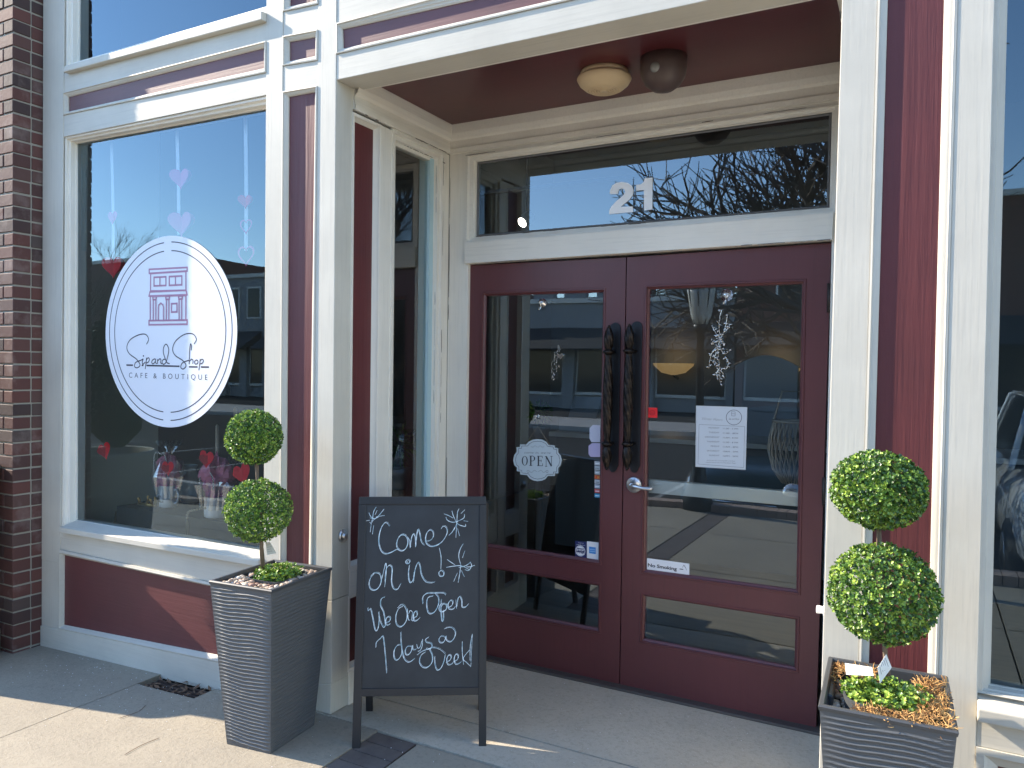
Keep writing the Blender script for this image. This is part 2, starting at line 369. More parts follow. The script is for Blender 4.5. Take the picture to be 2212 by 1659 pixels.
# window to the right of the right pilaster
rs = ln((2112, 1497), (2212, 1516)); hr = hz(3.0)
far = ((2.6, -1), (2.6, 5))
ro = quad(V['h'], far, rs, H['top'])
g0, g1 = Q([(2176, 0), (2139, 1470)], GY); gb = onY(2139, 1476, GY).z
ri = [lx(g1, g0, gb), (2.5, gb), (2.5, TOPZ-0.05), lx(g1, g0, TOPZ-0.05)]
win3 = window('window', ro, ri, GY, m_wv, m_glass)
m = MB(); m.hexa([(ro[0][0]-0.0, -0.035, ro[0][1]-0.075), (2.6, -0.035, ro[0][1]-0.075), (2.6, 0.1, ro[0][1]-0.075), (ro[0][0], 0.1, ro[0][1]-0.075)],
    [(ro[0][0], -0.035, ro[0][1]-0.035), (2.6, -0.035, ro[0][1]-0.035), (2.6, GY-0.002, gb+0.002), (ro[0][0], GY-0.002, gb+0.002)], m_wh); m.build('sill', win3, 0.004)
rp1 = hz(onY(2126, 1616, 0).z)
for q_ in (quad(V['h'], far, rp1, hz(ro[0][1]-0.04)), quad(V['h'], far, hz(-0.12), hz(0.06))): boards('rail', [(q_, 0.003, D)], m_wh)
q = quad(V['h'], far, hz(0.06), rp1)
recessed('sunk_panel', q, [(q[0][0]+.06, 0.10), (2.54, 0.10), (2.54, q[2][1]-0.055), (q[3][0]+.06, q[3][1]-0.055)], PY, m_rh, m_wh, [(0, 0.004), (0, -0.005), (0.35, -0.006), (0.5, 0.002), (0.95, PY-0.004), (1, PY+0.004)])
boards('pilaster', [([(2.6, -0.12), (2.9, -0.12), (2.9, TOPZ), (2.6, TOPZ)], 0, D)], m_wv)
# high window over the entrance
eo = quad(V['e'], V['f'], hz(zr), H['top']); ei = [(eo[0][0]+.07, zr+.07), (eo[1][0]-.07, zr+.07), (eo[2][0]-.07, TOPZ-.05), (eo[3][0]+.07, TOPZ-.05)]
window('window', eo, ei, GY, m_wh, m_glass)

# ---------------------------------------------------------------- the recess
XL, XR, YB, ZS = -2.376, -0.262, 0.946, 2.849
ye = lambda u, v=720: onX(u, v, XL).y
def sboard(name_mb, y0, y1, z0, z1, x0, x1, mt): name_mb.box(x0, x1, y0, y1, z0, z1, mt)
zpt, zpb, zl1, zl0 = 2.655, 0.54, 0.39, 0.05
yA, yB, yC, yD, yE, yF, yG = 0.125, ye(806.3), ye(819), ye(846), ye(920.8), ye(938), ye(952.8)
zwt, zwb = 2.62, 0.54
m = MB()
m.box(XL-0.10, XL, D, yA, -0.13, zpt, m_cv)                       # post return
m.box(XL-0.10, XL-0.001, yC+0.002, yD-0.012, -0.13, zpt+0.03, m_cv)    # stile
m.box(XL-0.10, XL-0.001, yG+0.004, YB, -0.13, 2.692, m_cv)          # corner stile
m.box(XL-0.10, XL, D+.0, YB, 2.70, 2.80, m_cd)                     # head board
m.box(XL-0.10, XL, yA, yC, zl1+0.01, zpb-0.01, m_cd)
m.box(XL-0.10, XL, yD, yG, zl1+0.01, zwb-0.01, m_cd)
m.box(XL-0.10, XL+0.004, D, YB, -0.13, zl0-0.01, m_cd)
side = m.build('side_wall', shop, 0.002)
def mould_x(mb, y0, y1, z0, z1, prof, mt, bh):     # mitred frame on the side wall
    n = 4; vs = []
    for t, dx in prof:
        k = bh*t; vs += [(XL+dx, y0+k, z0+k), (XL+dx, y1-k, z0+k), (XL+dx, y1-k, z1-k), (XL+dx, y0+k, z1-k)]
    mb.add(vs, [(j*n+i, j*n+(i+1) % n, (j+1)*n+(i+1) % n, (j+1)*n+i) for j in range(len(prof)-1) for i in range(n)], mt)
m = MB(); m.box(XL-0.05, XL-0.03, yA-0.01, yC, zpb-0.02, zpt+0.02, m_rv); p = m.build('sunk_panel', shop)
m = MB(); mould_x(m, yA-0.012, yC+0.002, zpb-0.012, zpt+0.03, [(0, -0.01), (0, 0.002), (0.5, 0.0), (0.6, -0.01), (1, -0.03)], m_cv, 0.028); m.build('panel_moulding', p)
m = MB(); m.box(XL-0.05, XL-0.03, yA-0.01, yC, zl0, zl1, m_rv); p = m.build('sunk_panel', shop)
m = MB(); mould_x(m, yA-0.012, yC+0.002, zl0-0.012, zl1+0.012, [(0, -0.01), (0, 0.002), (0.5, 0.0), (0.6, -0.01), (1, -0.03)], m_cv, 0.028); m.build('panel_moulding', p)
m = MB(); m.box(XL-0.05, XL-0.03, yD-0.01, yG, zl0, zl1, m_rv); p = m.build('sunk_panel', shop)
m = MB(); mould_x(m, yD-0.012, yG+0.006, zl0-0.012, zl1+0.012, [(0, -0.01), (0, 0.002), (0.5, 0.0), (0.6, -0.01), (1, -0.03)], m_cv, 0.028); m.build('panel_moulding', p)
m = MB(); mould_x(m, yD-0.014, yG+0.006, zwb-0.012, 2.694, [(0, -0.02), (0, 0.004), (0.3, 0.004), (0.36, -0.008), (0.7, -0.010), (0.76, -0.032), (1, -0.034), (1.0, -0.075)], m_cv, 0.062); sw = m.build('window', shop)
m = MB(); m.add([(XL-0.05, yD+.04, zwb+.04), (XL-0.05, yG-.05, zwb+.04), (XL-0.05, yG-.05, 2.635), (XL-0.05, yD+.04, 2.635)], [(0, 1, 2, 3)], m_glass_s); m.build('glass', sw, normals=False)
# right wall of the recess
m = MB(); m.box(XR, XR+0.10, D, YB, -0.13, 2.80, m_cv); m.box(XR-0.006, XR, D+.2, YB-.1, 0.6, 2.62, m_cv); m.build('side_wall', shop, 0.002)
# back wall: stiles, transom and head
XC0, XC1 = onY(1011.1, 573, YB).x, onY(1796.5, 524, YB).x
tz0, tz1 = [onY(u, v, YB).z for u, v in ((1003, 569.4), (1797.6, 516.8))]
m = MB()
m.box(XL, XC0, YB, YB+0.12, -0.13, 2.80, m_cv); m.build('door_jamb', shop, 0.002)
m = MB(); m.box(XC1, XR, YB, YB+0.12, -0.13, 2.80, m_cv); m.build('door_jamb', shop, 0.002)
tq = Q([(1003.1, 569.4), (1797.6, 517), (1801.1, 458.2), (1003.1, 524.3)], YB-0.02)
boards('transom_bar', [(tq, YB-0.02, YB+0.12)], m_ch)
gq = Q([(1029.9, 512.1), (1792.3, 449.3), (1797.6, 243.3), (1031.9, 350.7)], YB+0.03)
oq = Q([(1008, 528), (1803, 462), (1806, 226), (1008, 335)], YB-0.005)
oq[0] = (XC0-0.02, tq[3][1]+0.0); oq[1] = (XR-0.002, tq[2][1]); oq[2] = (XR-0.002, oq[2][1]); oq[3] = (XC0-0.02, oq[3][1])
m = MB(); m.mould(oq, gq, [(0, YB+0.02), (0, YB-0.008), (0.25, YB-0.008), (0.32, YB+0.004), (0.75, YB+0.008), (0.85, YB+0.022), (1, YB+0.022), (1, YB+0.06)], m_ch)
tw = m.build('transom_window', shop)
m = MB(); m.add([(x, YB+0.03, z) for x, z in gq], [(0, 1, 2, 3)], m_glass_d); m.build('glass', tw, normals=False)
m = MB(); e = 0.012     # thin dark gasket round the pane
gi = [(gq[0][0]+e, gq[0][1]+e), (gq[1][0]-e, gq[1][1]+e), (gq[2][0]-e, gq[2][1]-e), (gq[3][0]+e, gq[3][1]-e)]
m.mould(gq, gi, [(0, YB+0.027), (0.5, YB+0.020), (1, YB+0.028)], mat('grey_gasket', (0.16, 0.16, 0.16), 0.6)); m.build('gasket', tw)
board('head_board', [(XL, oq[3][1]+0.001), (XR, oq[2][1]+0.001), (XR, 2.80), (XL, 2.80)], YB+0.002, YB+0.12, m_ch)
# crown moulding under the soffit on three sides (mitred), and the soffit board
def crown(name, mt):
    prof = [(0.0, 2.695), (0.010, 2.697), (0.012, 2.722), (0.004, 2.726), (0.006, 2.765), (0.020, 2.775), (0.030, 2.800), (0.034, 2.840), (0.034, 2.86)]
    m = MB(); vs = []
    for o, z in prof:
        vs += [(XL+o, D, z), (XL+o, YB-o, z), (XR-o, YB-o, z), (XR-o, D, z)]
    n = 4; m.add(vs, [(j*n+i, j*n+i+1, (j+1)*n+i+1, (j+1)*n+i) for j in range(len(prof)-1) for i in range(3)], mt); return m.build(name, shop)
crown('crown_moulding', m_cd)
m = MB(); zu = X(V['e'], H['HH'])[1]; zu2 = X(V['f'], H['HH'])[1]
# underside of the header, then a cove up to the soffit
pr = [(0.150, zu, 0), (0.160, zu+0.012, 0), (0.200, zu+0.016, 0), (0.215, zu+0.030, 0), (0.244, ZS+0.001, 0), (0.244, ZS+0.02, 0)]
vs = []
for y, z, _ in pr: vs += [(XL, y, z), (XR, y, z)]
m.add(vs, [(2*i, 2*i+1, 2*i+3, 2*i+2) for i in range(len(pr)-1)], m_ch); m.build('cove_moulding', shop)
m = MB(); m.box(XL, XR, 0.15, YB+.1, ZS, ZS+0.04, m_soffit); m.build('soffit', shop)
# caulk cracks in the corners of the recess
def crack(pts, wd, nrm, lift=0.0015, seed=0):
    rr = random.Random(seed); m = MB(); P = smooth_path(pts, 40)
    i = 0
    while i < len(P)-4:
        L = rr.randint(3, 12); seg = P[i:i+L]
        if len(seg) > 2 and rr.random() < 0.65:
            m.ribbon([p+Vector((rr.uniform(-1, 1), rr.uniform(-1, 1), rr.uniform(-1, 1)))*0.0008 for p in seg], wd*rr.uniform(.4, 1.5), nrm, m_caulk, lift, True)
        i += L
    return m
nx, ny = Vector((1, 0, 0)), Vector((0, -1, 0))
ck = crack([(XL+.006, YB, -0.1), (XL+.006, YB, 1.2), (XL+.006, YB, 2.68)], 0.004, ny, 0.002, 1)
for k, (z, yy0, yy1) in enumerate([(2.692, 0.15, 0.9), (2.63, 0.5, 0.88)]):
    c2 = crack([(XL+.004, yy0, z), (XL+.004, (yy0+yy1)/2, z), (XL+.004, yy1, z)], 0.004, nx, 0.009, 3+k); ck.add(c2.v, c2.f, m_caulk)
for k, (y, z0, z1) in enumerate([(yG-0.002, 0.7, 2.66), (yF-.004, 0.9, 2.6)]):
    c2 = crack([(XL+.004, y, z0), (XL+.004, y, (z0+z1)/2), (XL+.004, y, z1)], 0.0035, nx, 0.001, 6+k); ck.add(c2.v, c2.f, m_caulk)
for k, (a_, b_) in enumerate([((1008, 337), (1780, 229)), ((1005, 571), (1795, 518)), ((1030, 512), (1400, 482))]):
    p0, p1 = onY(*a_, YB-.012), onY(*b_, YB-.012); c2 = crack([p0, (p0+p1)/2, p1], 0.003, ny, 0.011, 10+k); ck.add(c2.v, c2.f, m_caulk)
for k, (a_, b_, yy) in enumerate([((150, 156), (570, 43), -0.006), ((842, 285), (1000, 263), 0)]):
    if k: continue
    p0, p1 = onY(*a_, yy), onY(*b_, yy); c2 = crack([p0, (p0+p1)/2, p1], 0.007, ny, 0.001, 20+k); ck.add(c2.v, c2.f, m_caulk)
ck.build('cracked_caulk', shop, normals=False)

# ---------------------------------------------------------------- doors
DY = YB+0.025
def door(out, g1, g2, name='door'):
    oq = Q(out, DY); a = Q(g1, DY+0.02); b = Q(g2, DY+0.02)
    # leaf with two openings: build from boards round the glass
    (x0, z0), (x1, z0b), (x1t, z1b), (x0t, z1) = oq
    def xl(z): return x0+(x0t-x0)*(z-z0)/(z1-z0)
    m = MB()
    e = 0.022   # width of the glazing bead round each pane
    A = [(a[0][0]-e, a[0][1]-e), (a[1][0]+e, a[1][1]-e), (a[2][0]+e, a[2][1]+e), (a[3][0]-e, a[3][1]+e)]
    B = [(b[0][0]-e, b[0][1]-e), (b[1][0]+e, b[1][1]-e), (b[2][0]+e, b[2][1]+e), (b[3][0]-e, b[3][1]+e)]
    for qd in ([oq[0], oq[1], B[1], B[0]], [A[3], A[2], oq[2], oq[3]], [B[3], B[2], A[1], A[0]],
               [oq[0], B[0], B[3], A[0], A[3], oq[3]], [B[1], oq[1], oq[2], A[2], A[1], B[2]]):
        m.add([(x, DY, z) for x, z in qd], [list(range(len(qd)))], m_rd)
        m.add([(x, DY+0.045, z) for x, z in qd], [list(range(len(qd)))], m_rd)
    m.prism(oq, DY+0.0002, DY+0.0448, m_rd); m.f = m.f[:-6]+m.f[-4:]; m.m = m.m[:-6]+m.m[-4:]; m.sm = m.sm[:-6]+m.sm[-4:]
    for o_, i_ in ((A, a), (B, b)):
        m.mould(o_, i_, [(0, DY), (0.12, DY-0.004), (0.45, DY-0.004), (0.55, DY+0.006), (0.9, DY+0.012), (1, DY+0.020), (1, DY+0.045)], m_rd)
    # seam grooves between rails and stiles
    d = m.build(name, shop)
    for qd in (a, b):
        g = MB(); g.add([(x, DY+0.02, z) for x, z in qd], [(0, 1, 2, 3)], m_glass_d); g.build('glass', d, normals=False)
    return d
doorL = door([(1004, 1410), (1337.2, 1486), (1352.2, 556), (1012, 573.5)], [(1042.5, 1172), (1293.7, 1208.7), (1303.4, 632), (1051.7, 639.6)],
             [(1040, 1307), (1292.3, 1355.6), (1293, 1265.3), (1041.5, 1225)])
doorR = door([(1339.4, 1486.6), (1762, 1585.5), (1795.5, 524.5), (1354.4, 556)], [(1396, 1229), (1719.9, 1272.2), (1732.4, 614), (1405, 625.8)],
             [(1392.7, 1378), (1715.8, 1438.9), (1718.2, 1338.2), (1395.5, 1287.9)])
# hinges
m_hinge = mat('dark_bronze_hinge', (0.05, 0.042, 0.038), 0.5, 0.5)
def hinge(par, u, v0, v1, wd):
    p0, p1 = onY(u, v1, DY-0.012), onY(u, v0, DY-0.012); m = MB()
    m.tube([p0, p1], 0.0085, m_hinge, 10); m.box(p0.x-wd, p0.x+0.004, DY-0.010, DY-0.002, p0.z+0.003, p1.z-0.003, m_hinge)
    for k in range(1, 5): z = p0.z+(p1.z-p0.z)*k/5; m.lathe([(0.0095, -.001), (0.0095, .001)], (p0.x, p0.y, z), (0, 0, 1), m_black, 10)
    m.build('hinge', par)
hinge(doorL, 1006, 644, 691, 0.012); hinge(doorL, 1001.5, 970, 1016, 0.012)
hinge(doorR, 1791, 612, 675, 0.01); hinge(doorR, 1780, 1033, 1092, 0.01)
# twisted iron pull handles on scalloped back plates
m_iron = mat('oiled_bronze', (0.040, 0.030, 0.024), 0.42, 0.85)
nzz = noise_tex(m_iron, 60, 4); setb(m_iron, Base_Color=ramp(m_iron, nzz.outputs[0], [(0.4, (0.018, 0.017, 0.018)), (0.75, (0.06, 0.043, 0.032))]).outputs[0])
m_plate = mat('blackened_back_plate', (0.02, 0.022, 0.027), 0.5, 0.5)
def pull(par, ub, up_, vt, vb):
    P0, P1 = onY(ub, vb, DY), onY(ub+(6 if ub < 1350 else 8), vt, DY); x = (P0.x+P1.x)/2; z0, z1 = P0.z, P1.z; h = z1-z0; wv = 0.030
    out = []
    for i in range(25):
        t = i/24; a = math.pi*(-0.5+t)*1.0
        out.append((x+wv*math.cos(math.pi*t)*1.0, z1-0.03+0.03*math.sin(math.pi*t)))
    out = [(x+wv, z0+0.06), (x+wv, z1-0.06)]+[(x+wv*math.cos(math.pi*t/12), z1-0.035+0.035*math.sin(math.pi*t/12)) for t in range(13)]+[(x-wv, z1-0.06), (x-wv, z0+0.06)]
    out += [(x-wv*(0.8 if 0 < i < 12 else 1)*math.cos(math.pi*i/12), z0+0.035-0.035*math.sin(math.pi*i/12)) for i in range(13)]
    m = MB(); m.prism(out, DY-0.007, DY-0.001, m_plate); pl = m.build('back_plate', par, 0.0015)
    bx = onY(up_, (vt+vb)/2, DY-0.055).x; by = DY-0.055
    m = MB(); zb0, zb1 = z0+0.03, z1-0.03; n = 10; st = 260; vs = []
    def rad(t):
        # three swellings with collars between them
        if t < 0.17: return 0.011+0.014*math.sin(math.pi*t/0.17)
        if t > 0.83: return 0.011+0.014*math.sin(math.pi*(1-t)/0.17)
        return 0.015+0.010*math.sin(math.pi*(t-0.17)/0.66)
    n = 36
    for i in range(st+1):
        t = i/st; r = rad(t); z = zb0+(zb1-zb0)*t
        for k in range(n):
            q = 2*math.pi*k/n; tw = q*6+t*2*math.pi*9
            rr = r*(0.84+0.18*abs(math.cos(tw*0.5))); vs.append((bx+rr*math.cos(q), by+rr*math.sin(q), z))
    m.add(vs, [(i*n+k, i*n+(k+1) % n, (i+1)*n+(k+1) % n, (i+1)*n+k) for i in range(st) for k in range(n)], m_iron, True)
    for t in (0.17, 0.83):
        z = zb0+(zb1-zb0)*t; m.lathe([(0.012, -0.022), (0.020, -0.012), (0.028, -0.006), (0.030, 0.0), (0.026, 0.006), (0.015, 0.013), (0.012, 0.03)], (bx, by, z), (0, 0, 1), m_iron)
        m.tube([(bx, by, z), (x, DY-0.004, z)], 0.008, m_iron, 10)
    m.lathe([(0.011, 0), (0.006, 0.012), (0.001, 0.016)], (bx, by, zb1), (0, 0, 1), m_iron); m.lathe([(0.011, 0), (0.006, -0.012), (0.001, -0.016)], (bx, by, zb0), (0, 0, 1), m_iron)
    m.build('pull_handle', par)
pull(doorL, 1324, 1313, 697, 1020); pull(doorR, 1369.5, 1357, 694, 1021)
# lever handle
c = onY(1370.3, 1047, DY); m = MB()
m_satin = mat('satin_chrome', (0.62, 0.62, 0.62), 0.32, 0.9)
m.lathe([(0.040, 0), (0.040, 0.008), (0.036, 0.012), (0.018, 0.014), (0.016, 0.045), (0.012, 0.05)], (c.x, DY, c.z), (0, -1, 0), m_satin, 32)
m.tube([(c.x, DY-0.045, c.z), (c.x+.02, DY-0.050, c.z-.001), (c.x+0.06, DY-0.052, c.z-0.006), (c.x+0.095, DY-0.050, c.z-0.006), (c.x+0.112, DY-0.046, c.z-0.003)], [0.012, 0.011, 0.009, 0.010, 0.007], m_satin, 12)
m.lathe([(0.006, 0.05), (0.006, 0.054), (0.004, 0.055)], (c.x, DY, c.z), (0, -1, 0), m_steel, 12); m.build('lever_handle', doorR)
# panic bar on the inside of the right leaf
p0, p1 = onY(1397, 1049, DY+0.09), onY(1722, 1077, DY+0.09); z = (p0.z+p1.z)/2
m = MB(); m.box(p0.x-0.03, p1.x+0.03, DY+0.07, DY+0.11, z-0.034, z+0.034, mat('pale_push_bar', (0.86, 0.88, 0.86), 0.35)); m.build('push_bar', doorR, 0.004)
m = MB(); m.box(XC0-.03, XC1+0.03, YB-0.03, YB+0.12, -0.125, -0.106, mat('dull_threshold', (0.10, 0.09, 0.085), 0.5, 0.4)); m.build('threshold', shop, 0.003)

# house number
def numeral(pts_px): return [((p := onY(713.2+x*.3472, y*.3472, YB+0.024)).x, p.z) for x, y in pts_px]
two = [(1735, 1332), (1736, 1310), (1748, 1285), (1775, 1255), (1812, 1225), (1828, 1208), (1834, 1190), (1826, 1176), (1812, 1172), (1798, 1177), (1791, 1190), (1789, 1206), (1738, 1207), (1742, 1180), (1756, 1152), (1780, 1137), (1812, 1131), (1850, 1137), (1876, 1155), (1887, 1183), (1882, 1212), (1862, 1240), (1828, 1268), (1806, 1287), (1882, 1284), (1884, 1318)]
one = [(1952, 1308), (1951, 1181), (1903, 1186), (1903, 1150), (1932, 1146), (1950, 1132), (1957, 1108), (2005, 1105), (2003, 1303)]
m_num = mat('grey_white_vinyl', (0.92, 0.93, 0.94), 0.4)
m = MB()
for pts in (two, one): m.prism(numeral(pts), YB+0.0255, YB+0.0285, m_num)
tag(m.build('house_number'), 'pale grey number 21 stuck on the glass over the doors', 'house number')

# ---------------------------------------------------------------- brick building on the left
m_brick = mat('weathered_brick', (0.2, 0.08, 0.06), 0.75)
at = N(m_brick, 'ShaderNodeAttribute'); at.attribute_name = 'tone'; nb = noise_tex(m_brick, 30, 6); nb2 = noise_tex(m_brick, 5, 5)
cr = ramp(m_brick, at.outputs['Fac'], [(0.0, (0.050, 0.030, 0.028)), (0.35, (0.085, 0.034, 0.029)), (0.7, (0.12, 0.043, 0.034)), (1.0, (0.075, 0.052, 0.046))])
cc = mixc(m_brick, cr.outputs[0], (0.34, 0.27, 0.24), ramp(m_brick, nb2.outputs[0], [(0.54, (0, 0, 0)), (0.72, (0.38, 0.38, 0.38))]).outputs[0])
setb(m_brick, Base_Color=cc, Normal=bump(m_brick, nb.outputs[0], 0.5, 0.003))
m_mortar = mat('lime_mortar', (0.31, 0.285, 0.235), 0.9); nb = noise_tex(m_mortar, 80, 4); setb(m_mortar, Normal=bump(m_mortar, nb.outputs[0], 0.6, 0.002))
bb = thing('brick_building', (-5.3, -0.16, -0.3), 'red brick corner of the building next door left of the shop window', 'building')
cx, cyb = -4.655, -0.162
m = MB(); m.box(-8.0, cx-0.004, cyb+0.005, 0.5, -0.5, TOPZ, m_mortar); m.build('wall', bb)
m = MB(); tones = []; ch = 0.0765; z = -0.36; row = 0
rb = random.Random(3)
def brick(x0, x1, y0, y1, z0, z1):
    j = lambda: rb.uniform(-0.0016, 0.0016)
    m.box(x0+j(), x1+j(), y0+j(), y1+j(), z0+j(), z1+j(), m_brick); tones.append(rb.random())
while z < TOPZ-0.08:
    off = 0.0 if row % 2 == 0 else 0.105
    x = cx+0.001-(0.20 if row % 2 == 0 else 0.095); brick(x+0.005, cx+0.002, cyb-0.002, cyb+(0.10 if row % 2 == 0 else 0.098), z+0.005, z+ch-0.005)     # corner brick
    xx = x
    while xx > -7.9: brick(xx-0.205, xx-0.005, cyb-0.002, cyb+0.06, z+0.005, z+ch-0.005); xx -= 0.21
    yy = cyb+0.108 if row % 2 == 0 else cyb+0.106
    brick(cx-0.08, cx+0.002, yy, 0.03, z+0.005, z+ch-0.005)
    z += ch; row += 1
o = m.build('brickwork', bb, 0.003); o.modifiers['edge'].segments = 1
atr = o.data.attributes.new('tone', 'FLOAT', 'FACE'); atr.data.foreach_set('value', [t for t in tones for _ in range(6)])

# ---------------------------------------------------------------- pavement, entrance floor, street
def concrete(name, c, c2, speck, scale=1.0):
    m = mat(name, c, 0.85, spec=0.3); a = noise_tex(m, 1.8*scale, 7, rough=0.7); b = noise_tex(m, 55, 5, rough=0.7); d = noise_tex(m, 260, 2)
    base = mixc(m, c, c2, ramp(m, a.outputs[0], [(0.38, (0, 0, 0)), (0.64, (1, 1, 1))]).outputs[0])
    base = mixc(m, base, tuple(x*0.62 for x in c), ramp(m, b.outputs[0], [(0.50, (0, 0, 0)), (0.72, (0.7, 0.7, 0.7))]).outputs[0])
    base = mixc(m, base, speck, ramp(m, d.outputs[0], [(0.66, (0, 0, 0)), (0.72, (0.8, 0.8, 0.8))]).outputs[0])
    setb(m, Base_Color=base, Normal=bump(m, a.outputs[0], 0.35, 0.012, bump(m, b.outputs[0], 0.9, 0.004, bump(m, d.outputs[0], 0.8, 0.002))))
    return m
m_side = concrete('pavement_concrete', (0.33, 0.290, 0.225), (0.275, 0.243, 0.192), (0.42, 0.36, 0.28))  # same concrete mix for every pavement slab
m_entry = concrete('entrance_concrete', (0.50, 0.445, 0.355), (0.43, 0.385, 0.31), (0.62, 0.56, 0.47))
m_joint = mat('joint_dirt', (0.06, 0.05, 0.045), 0.95)
def slab(mb, x0, x1, y0, y1, mt, h=0.12, g=0.006, lift=0.0):
    nx_, ny_ = max(1, int((x1-x0)/0.25)), max(1, int((y1-y0)/0.25)); vs = []; x0 += g; x1 -= g; y0 += g; y1 -= g
    for j in range(ny_+1):
        for i in range(nx_+1):
            x = x0+(x1-x0)*i/nx_; y = y0+(y1-y0)*j/ny_
            vs.append((x, y, gz(x)+lift+0.002*noise.noise(Vector((x*2, y*2, 3)))))
    fs = [(j*(nx_+1)+i, j*(nx_+1)+i+1, (j+1)*(nx_+1)+i+1, (j+1)*(nx_+1)+i) for j in range(ny_) for i in range(nx_)]
    mb.add(vs, fs, mt)
    ring = [i for i in range(nx_+1)]+[j*(nx_+1)+nx_ for j in range(1, ny_+1)]+[ny_*(nx_+1)+i for i in range(nx_-1, -1, -1)]+[j*(nx_+1) for j in range(ny_-1, 0, -1)]
    rv = [vs[k] for k in ring]; n = len(rv); mb.add(rv+[(p[0], p[1], p[2]-h) for p in rv], [(k, (k+1) % n, n+(k+1) % n, n+k) for k in range(n)], mt)
m = MB()
# the brick strip runs from the facade to the kerb between x -2.09 and -1.87
XJ = -3.55
for x0, x1 in ((-12, -8.2), (-8.2, -5.9), (-5.9, XJ), (XJ, -2.09), (-1.87, 0.5), (0.5, 2.8), (2.8, 6)):
    for y0, y1 in ((-4.3, -2.9), (-2.9, -1.45), (-1.45, 0.0)):
        if x1 > -2.4 and y1 == 0.0: y1 = -0.022
        if x0 == XJ and y0 == -1.45:        # leave the gap of the drain
            slab(m, x0, -3.12, y0, -0.150, m_side, g=0.0); slab(m, -3.12, x1, y0, -0.022, m_side, g=0.0); continue
        slab(m, x0, x1, y0, y1, m_side)
kind(m.build('pavement'))
m = MB(); m.add([(-12, -4.3, gz(-12)-0.03), (-2.4, -4.3, gz(-2.4)-0.03), (-2.4, 0.02, gz(-2.4)-0.03), (-12, 0.02, gz(-12)-0.03)], [(0, 1, 2, 3)], m_joint)
m.add([(-2.4, -4.3, gz(0)-0.03), (6, -4.3, gz(0)-0.03), (6, 1.1, gz(0)-0.03), (-2.4, 1.1, gz(0)-0.03)], [(0, 1, 2, 3)], m_joint); kind(m.build('pavement_bed'))
m = MB(); slab(m, XL-.1, XR+.1, -0.016, 0.250, m_entry, g=0.003); slab(m, XL-.1, XR+.1, 0.256, YB+0.02, m_entry, g=0.002); kind(m.build('entrance_floor'))
m = MB(); m_pav = mat('brown_paving_brick', (0.115, 0.095, 0.085), 0.85); nb = noise_tex(m_pav, 40, 6); setb(m_pav, Normal=bump(m_pav, nb.outputs[0], 0.6, 0.003), Base_Color=ramp(m_pav, noise_tex(m_pav, 6, 5).outputs[0], [(0.3, (0.09, 0.07, 0.062)), (0.7, (0.16, 0.135, 0.12))]).outputs[0])
y = -0.026
while y > -4.3: slab(m, -2.085, -1.875, y-0.085, y, m_pav, g=0.002, lift=-0.003); y -= 0.087
kind(m.build('brick_paving'))
# bare bits: little twigs, salt specks on the ground
m_salt = mat('white_grit', (0.8, 0.8, 0.78), 0.5); m = MB(); rg = random.Random(11)
for k in range(520):
    if k < 330: x, y = rg.uniform(-2.3, 0.6), rg.uniform(-1.3, 0.9)
    else: x, y = rg.gauss(-3.5, 0.55), -abs(rg.gauss(0.08, 0.25))-0.03
    if x < -2.35 and y > -0.02: continue
    r = rg.uniform(0.0009, 0.0024); z = gz(x)+0.003; pts = [(x+r*math.cos(a_), y+r*math.sin(a_), z+rg.uniform(-.3, .3)*r) for a_ in (0, 1.3, 2.6, 3.9, 5.1)]
    m.add(pts+[(x, y, z+r)], [(i, (i+1) % 5, 5) for i in range(5)], m_salt)
kind(tag(m.build('grit'), 'white salt grit scattered over the pavement and doorstep', 'grit'), 'stuff')
# drain
m_leaf = mat('dead_leaf', (0.16, 0.09, 0.05), 0.8); m_pit = mat('drain_pit', (0.03, 0.022, 0.018), 0.9); m_rust = mat('rusty_iron', (0.07, 0.045, 0.035), 0.8, 0.3)
dr = thing('drain_grate', (-3.33, -0.06, gz(-3.33)), 'rusty sunken drain grate clogged with dead leaves at the foot of the shop front', 'drain')
m = MB(); zg = gz(-3.33); m.box(-3.55, -3.12, -0.15, 0.02, zg-0.09, zg-0.05, m_pit); m.build('pit', dr)
m = MB()
for k in range(4): yy = -0.105+0.033*k; m.hexa([(-3.54, yy, gz(-3.54)-.035), (-3.13, yy, gz(-3.13)-.035), (-3.13, yy+.013, gz(-3.13)-.035), (-3.54, yy+.013, gz(-3.54)-.035)], [(-3.54, yy, gz(-3.54)-.02), (-3.13, yy, gz(-3.13)-.02), (-3.13, yy+.013, gz(-3.13)-.02), (-3.54, yy+.013, gz(-3.54)-.02)], m_rust)
m.build('grate', dr)
m = MB(); rg = random.Random(5)
for k in range(45):
    x, y = rg.uniform(-3.53, -3.14), rg.uniform(-0.14, 0.0); a_ = rg.uniform(0, 6.28); L = rg.uniform(0.012, 0.035); u_ = Vector((math.cos(a_), math.sin(a_), rg.uniform(-.3, .3)))*L; s_ = Vector((-math.sin(a_), math.cos(a_), rg.uniform(-.3, .3)))*L*0.3; p = Vector((x, y, gz(x)-rg.uniform(.0, .02)))
    m.add([p-u_, p+s_, p+u_+Vector((0, 0, .004)), p-s_], [(0, 1, 2, 3)], m_leaf)
kind(m.build('leaves', dr), 'stuff')
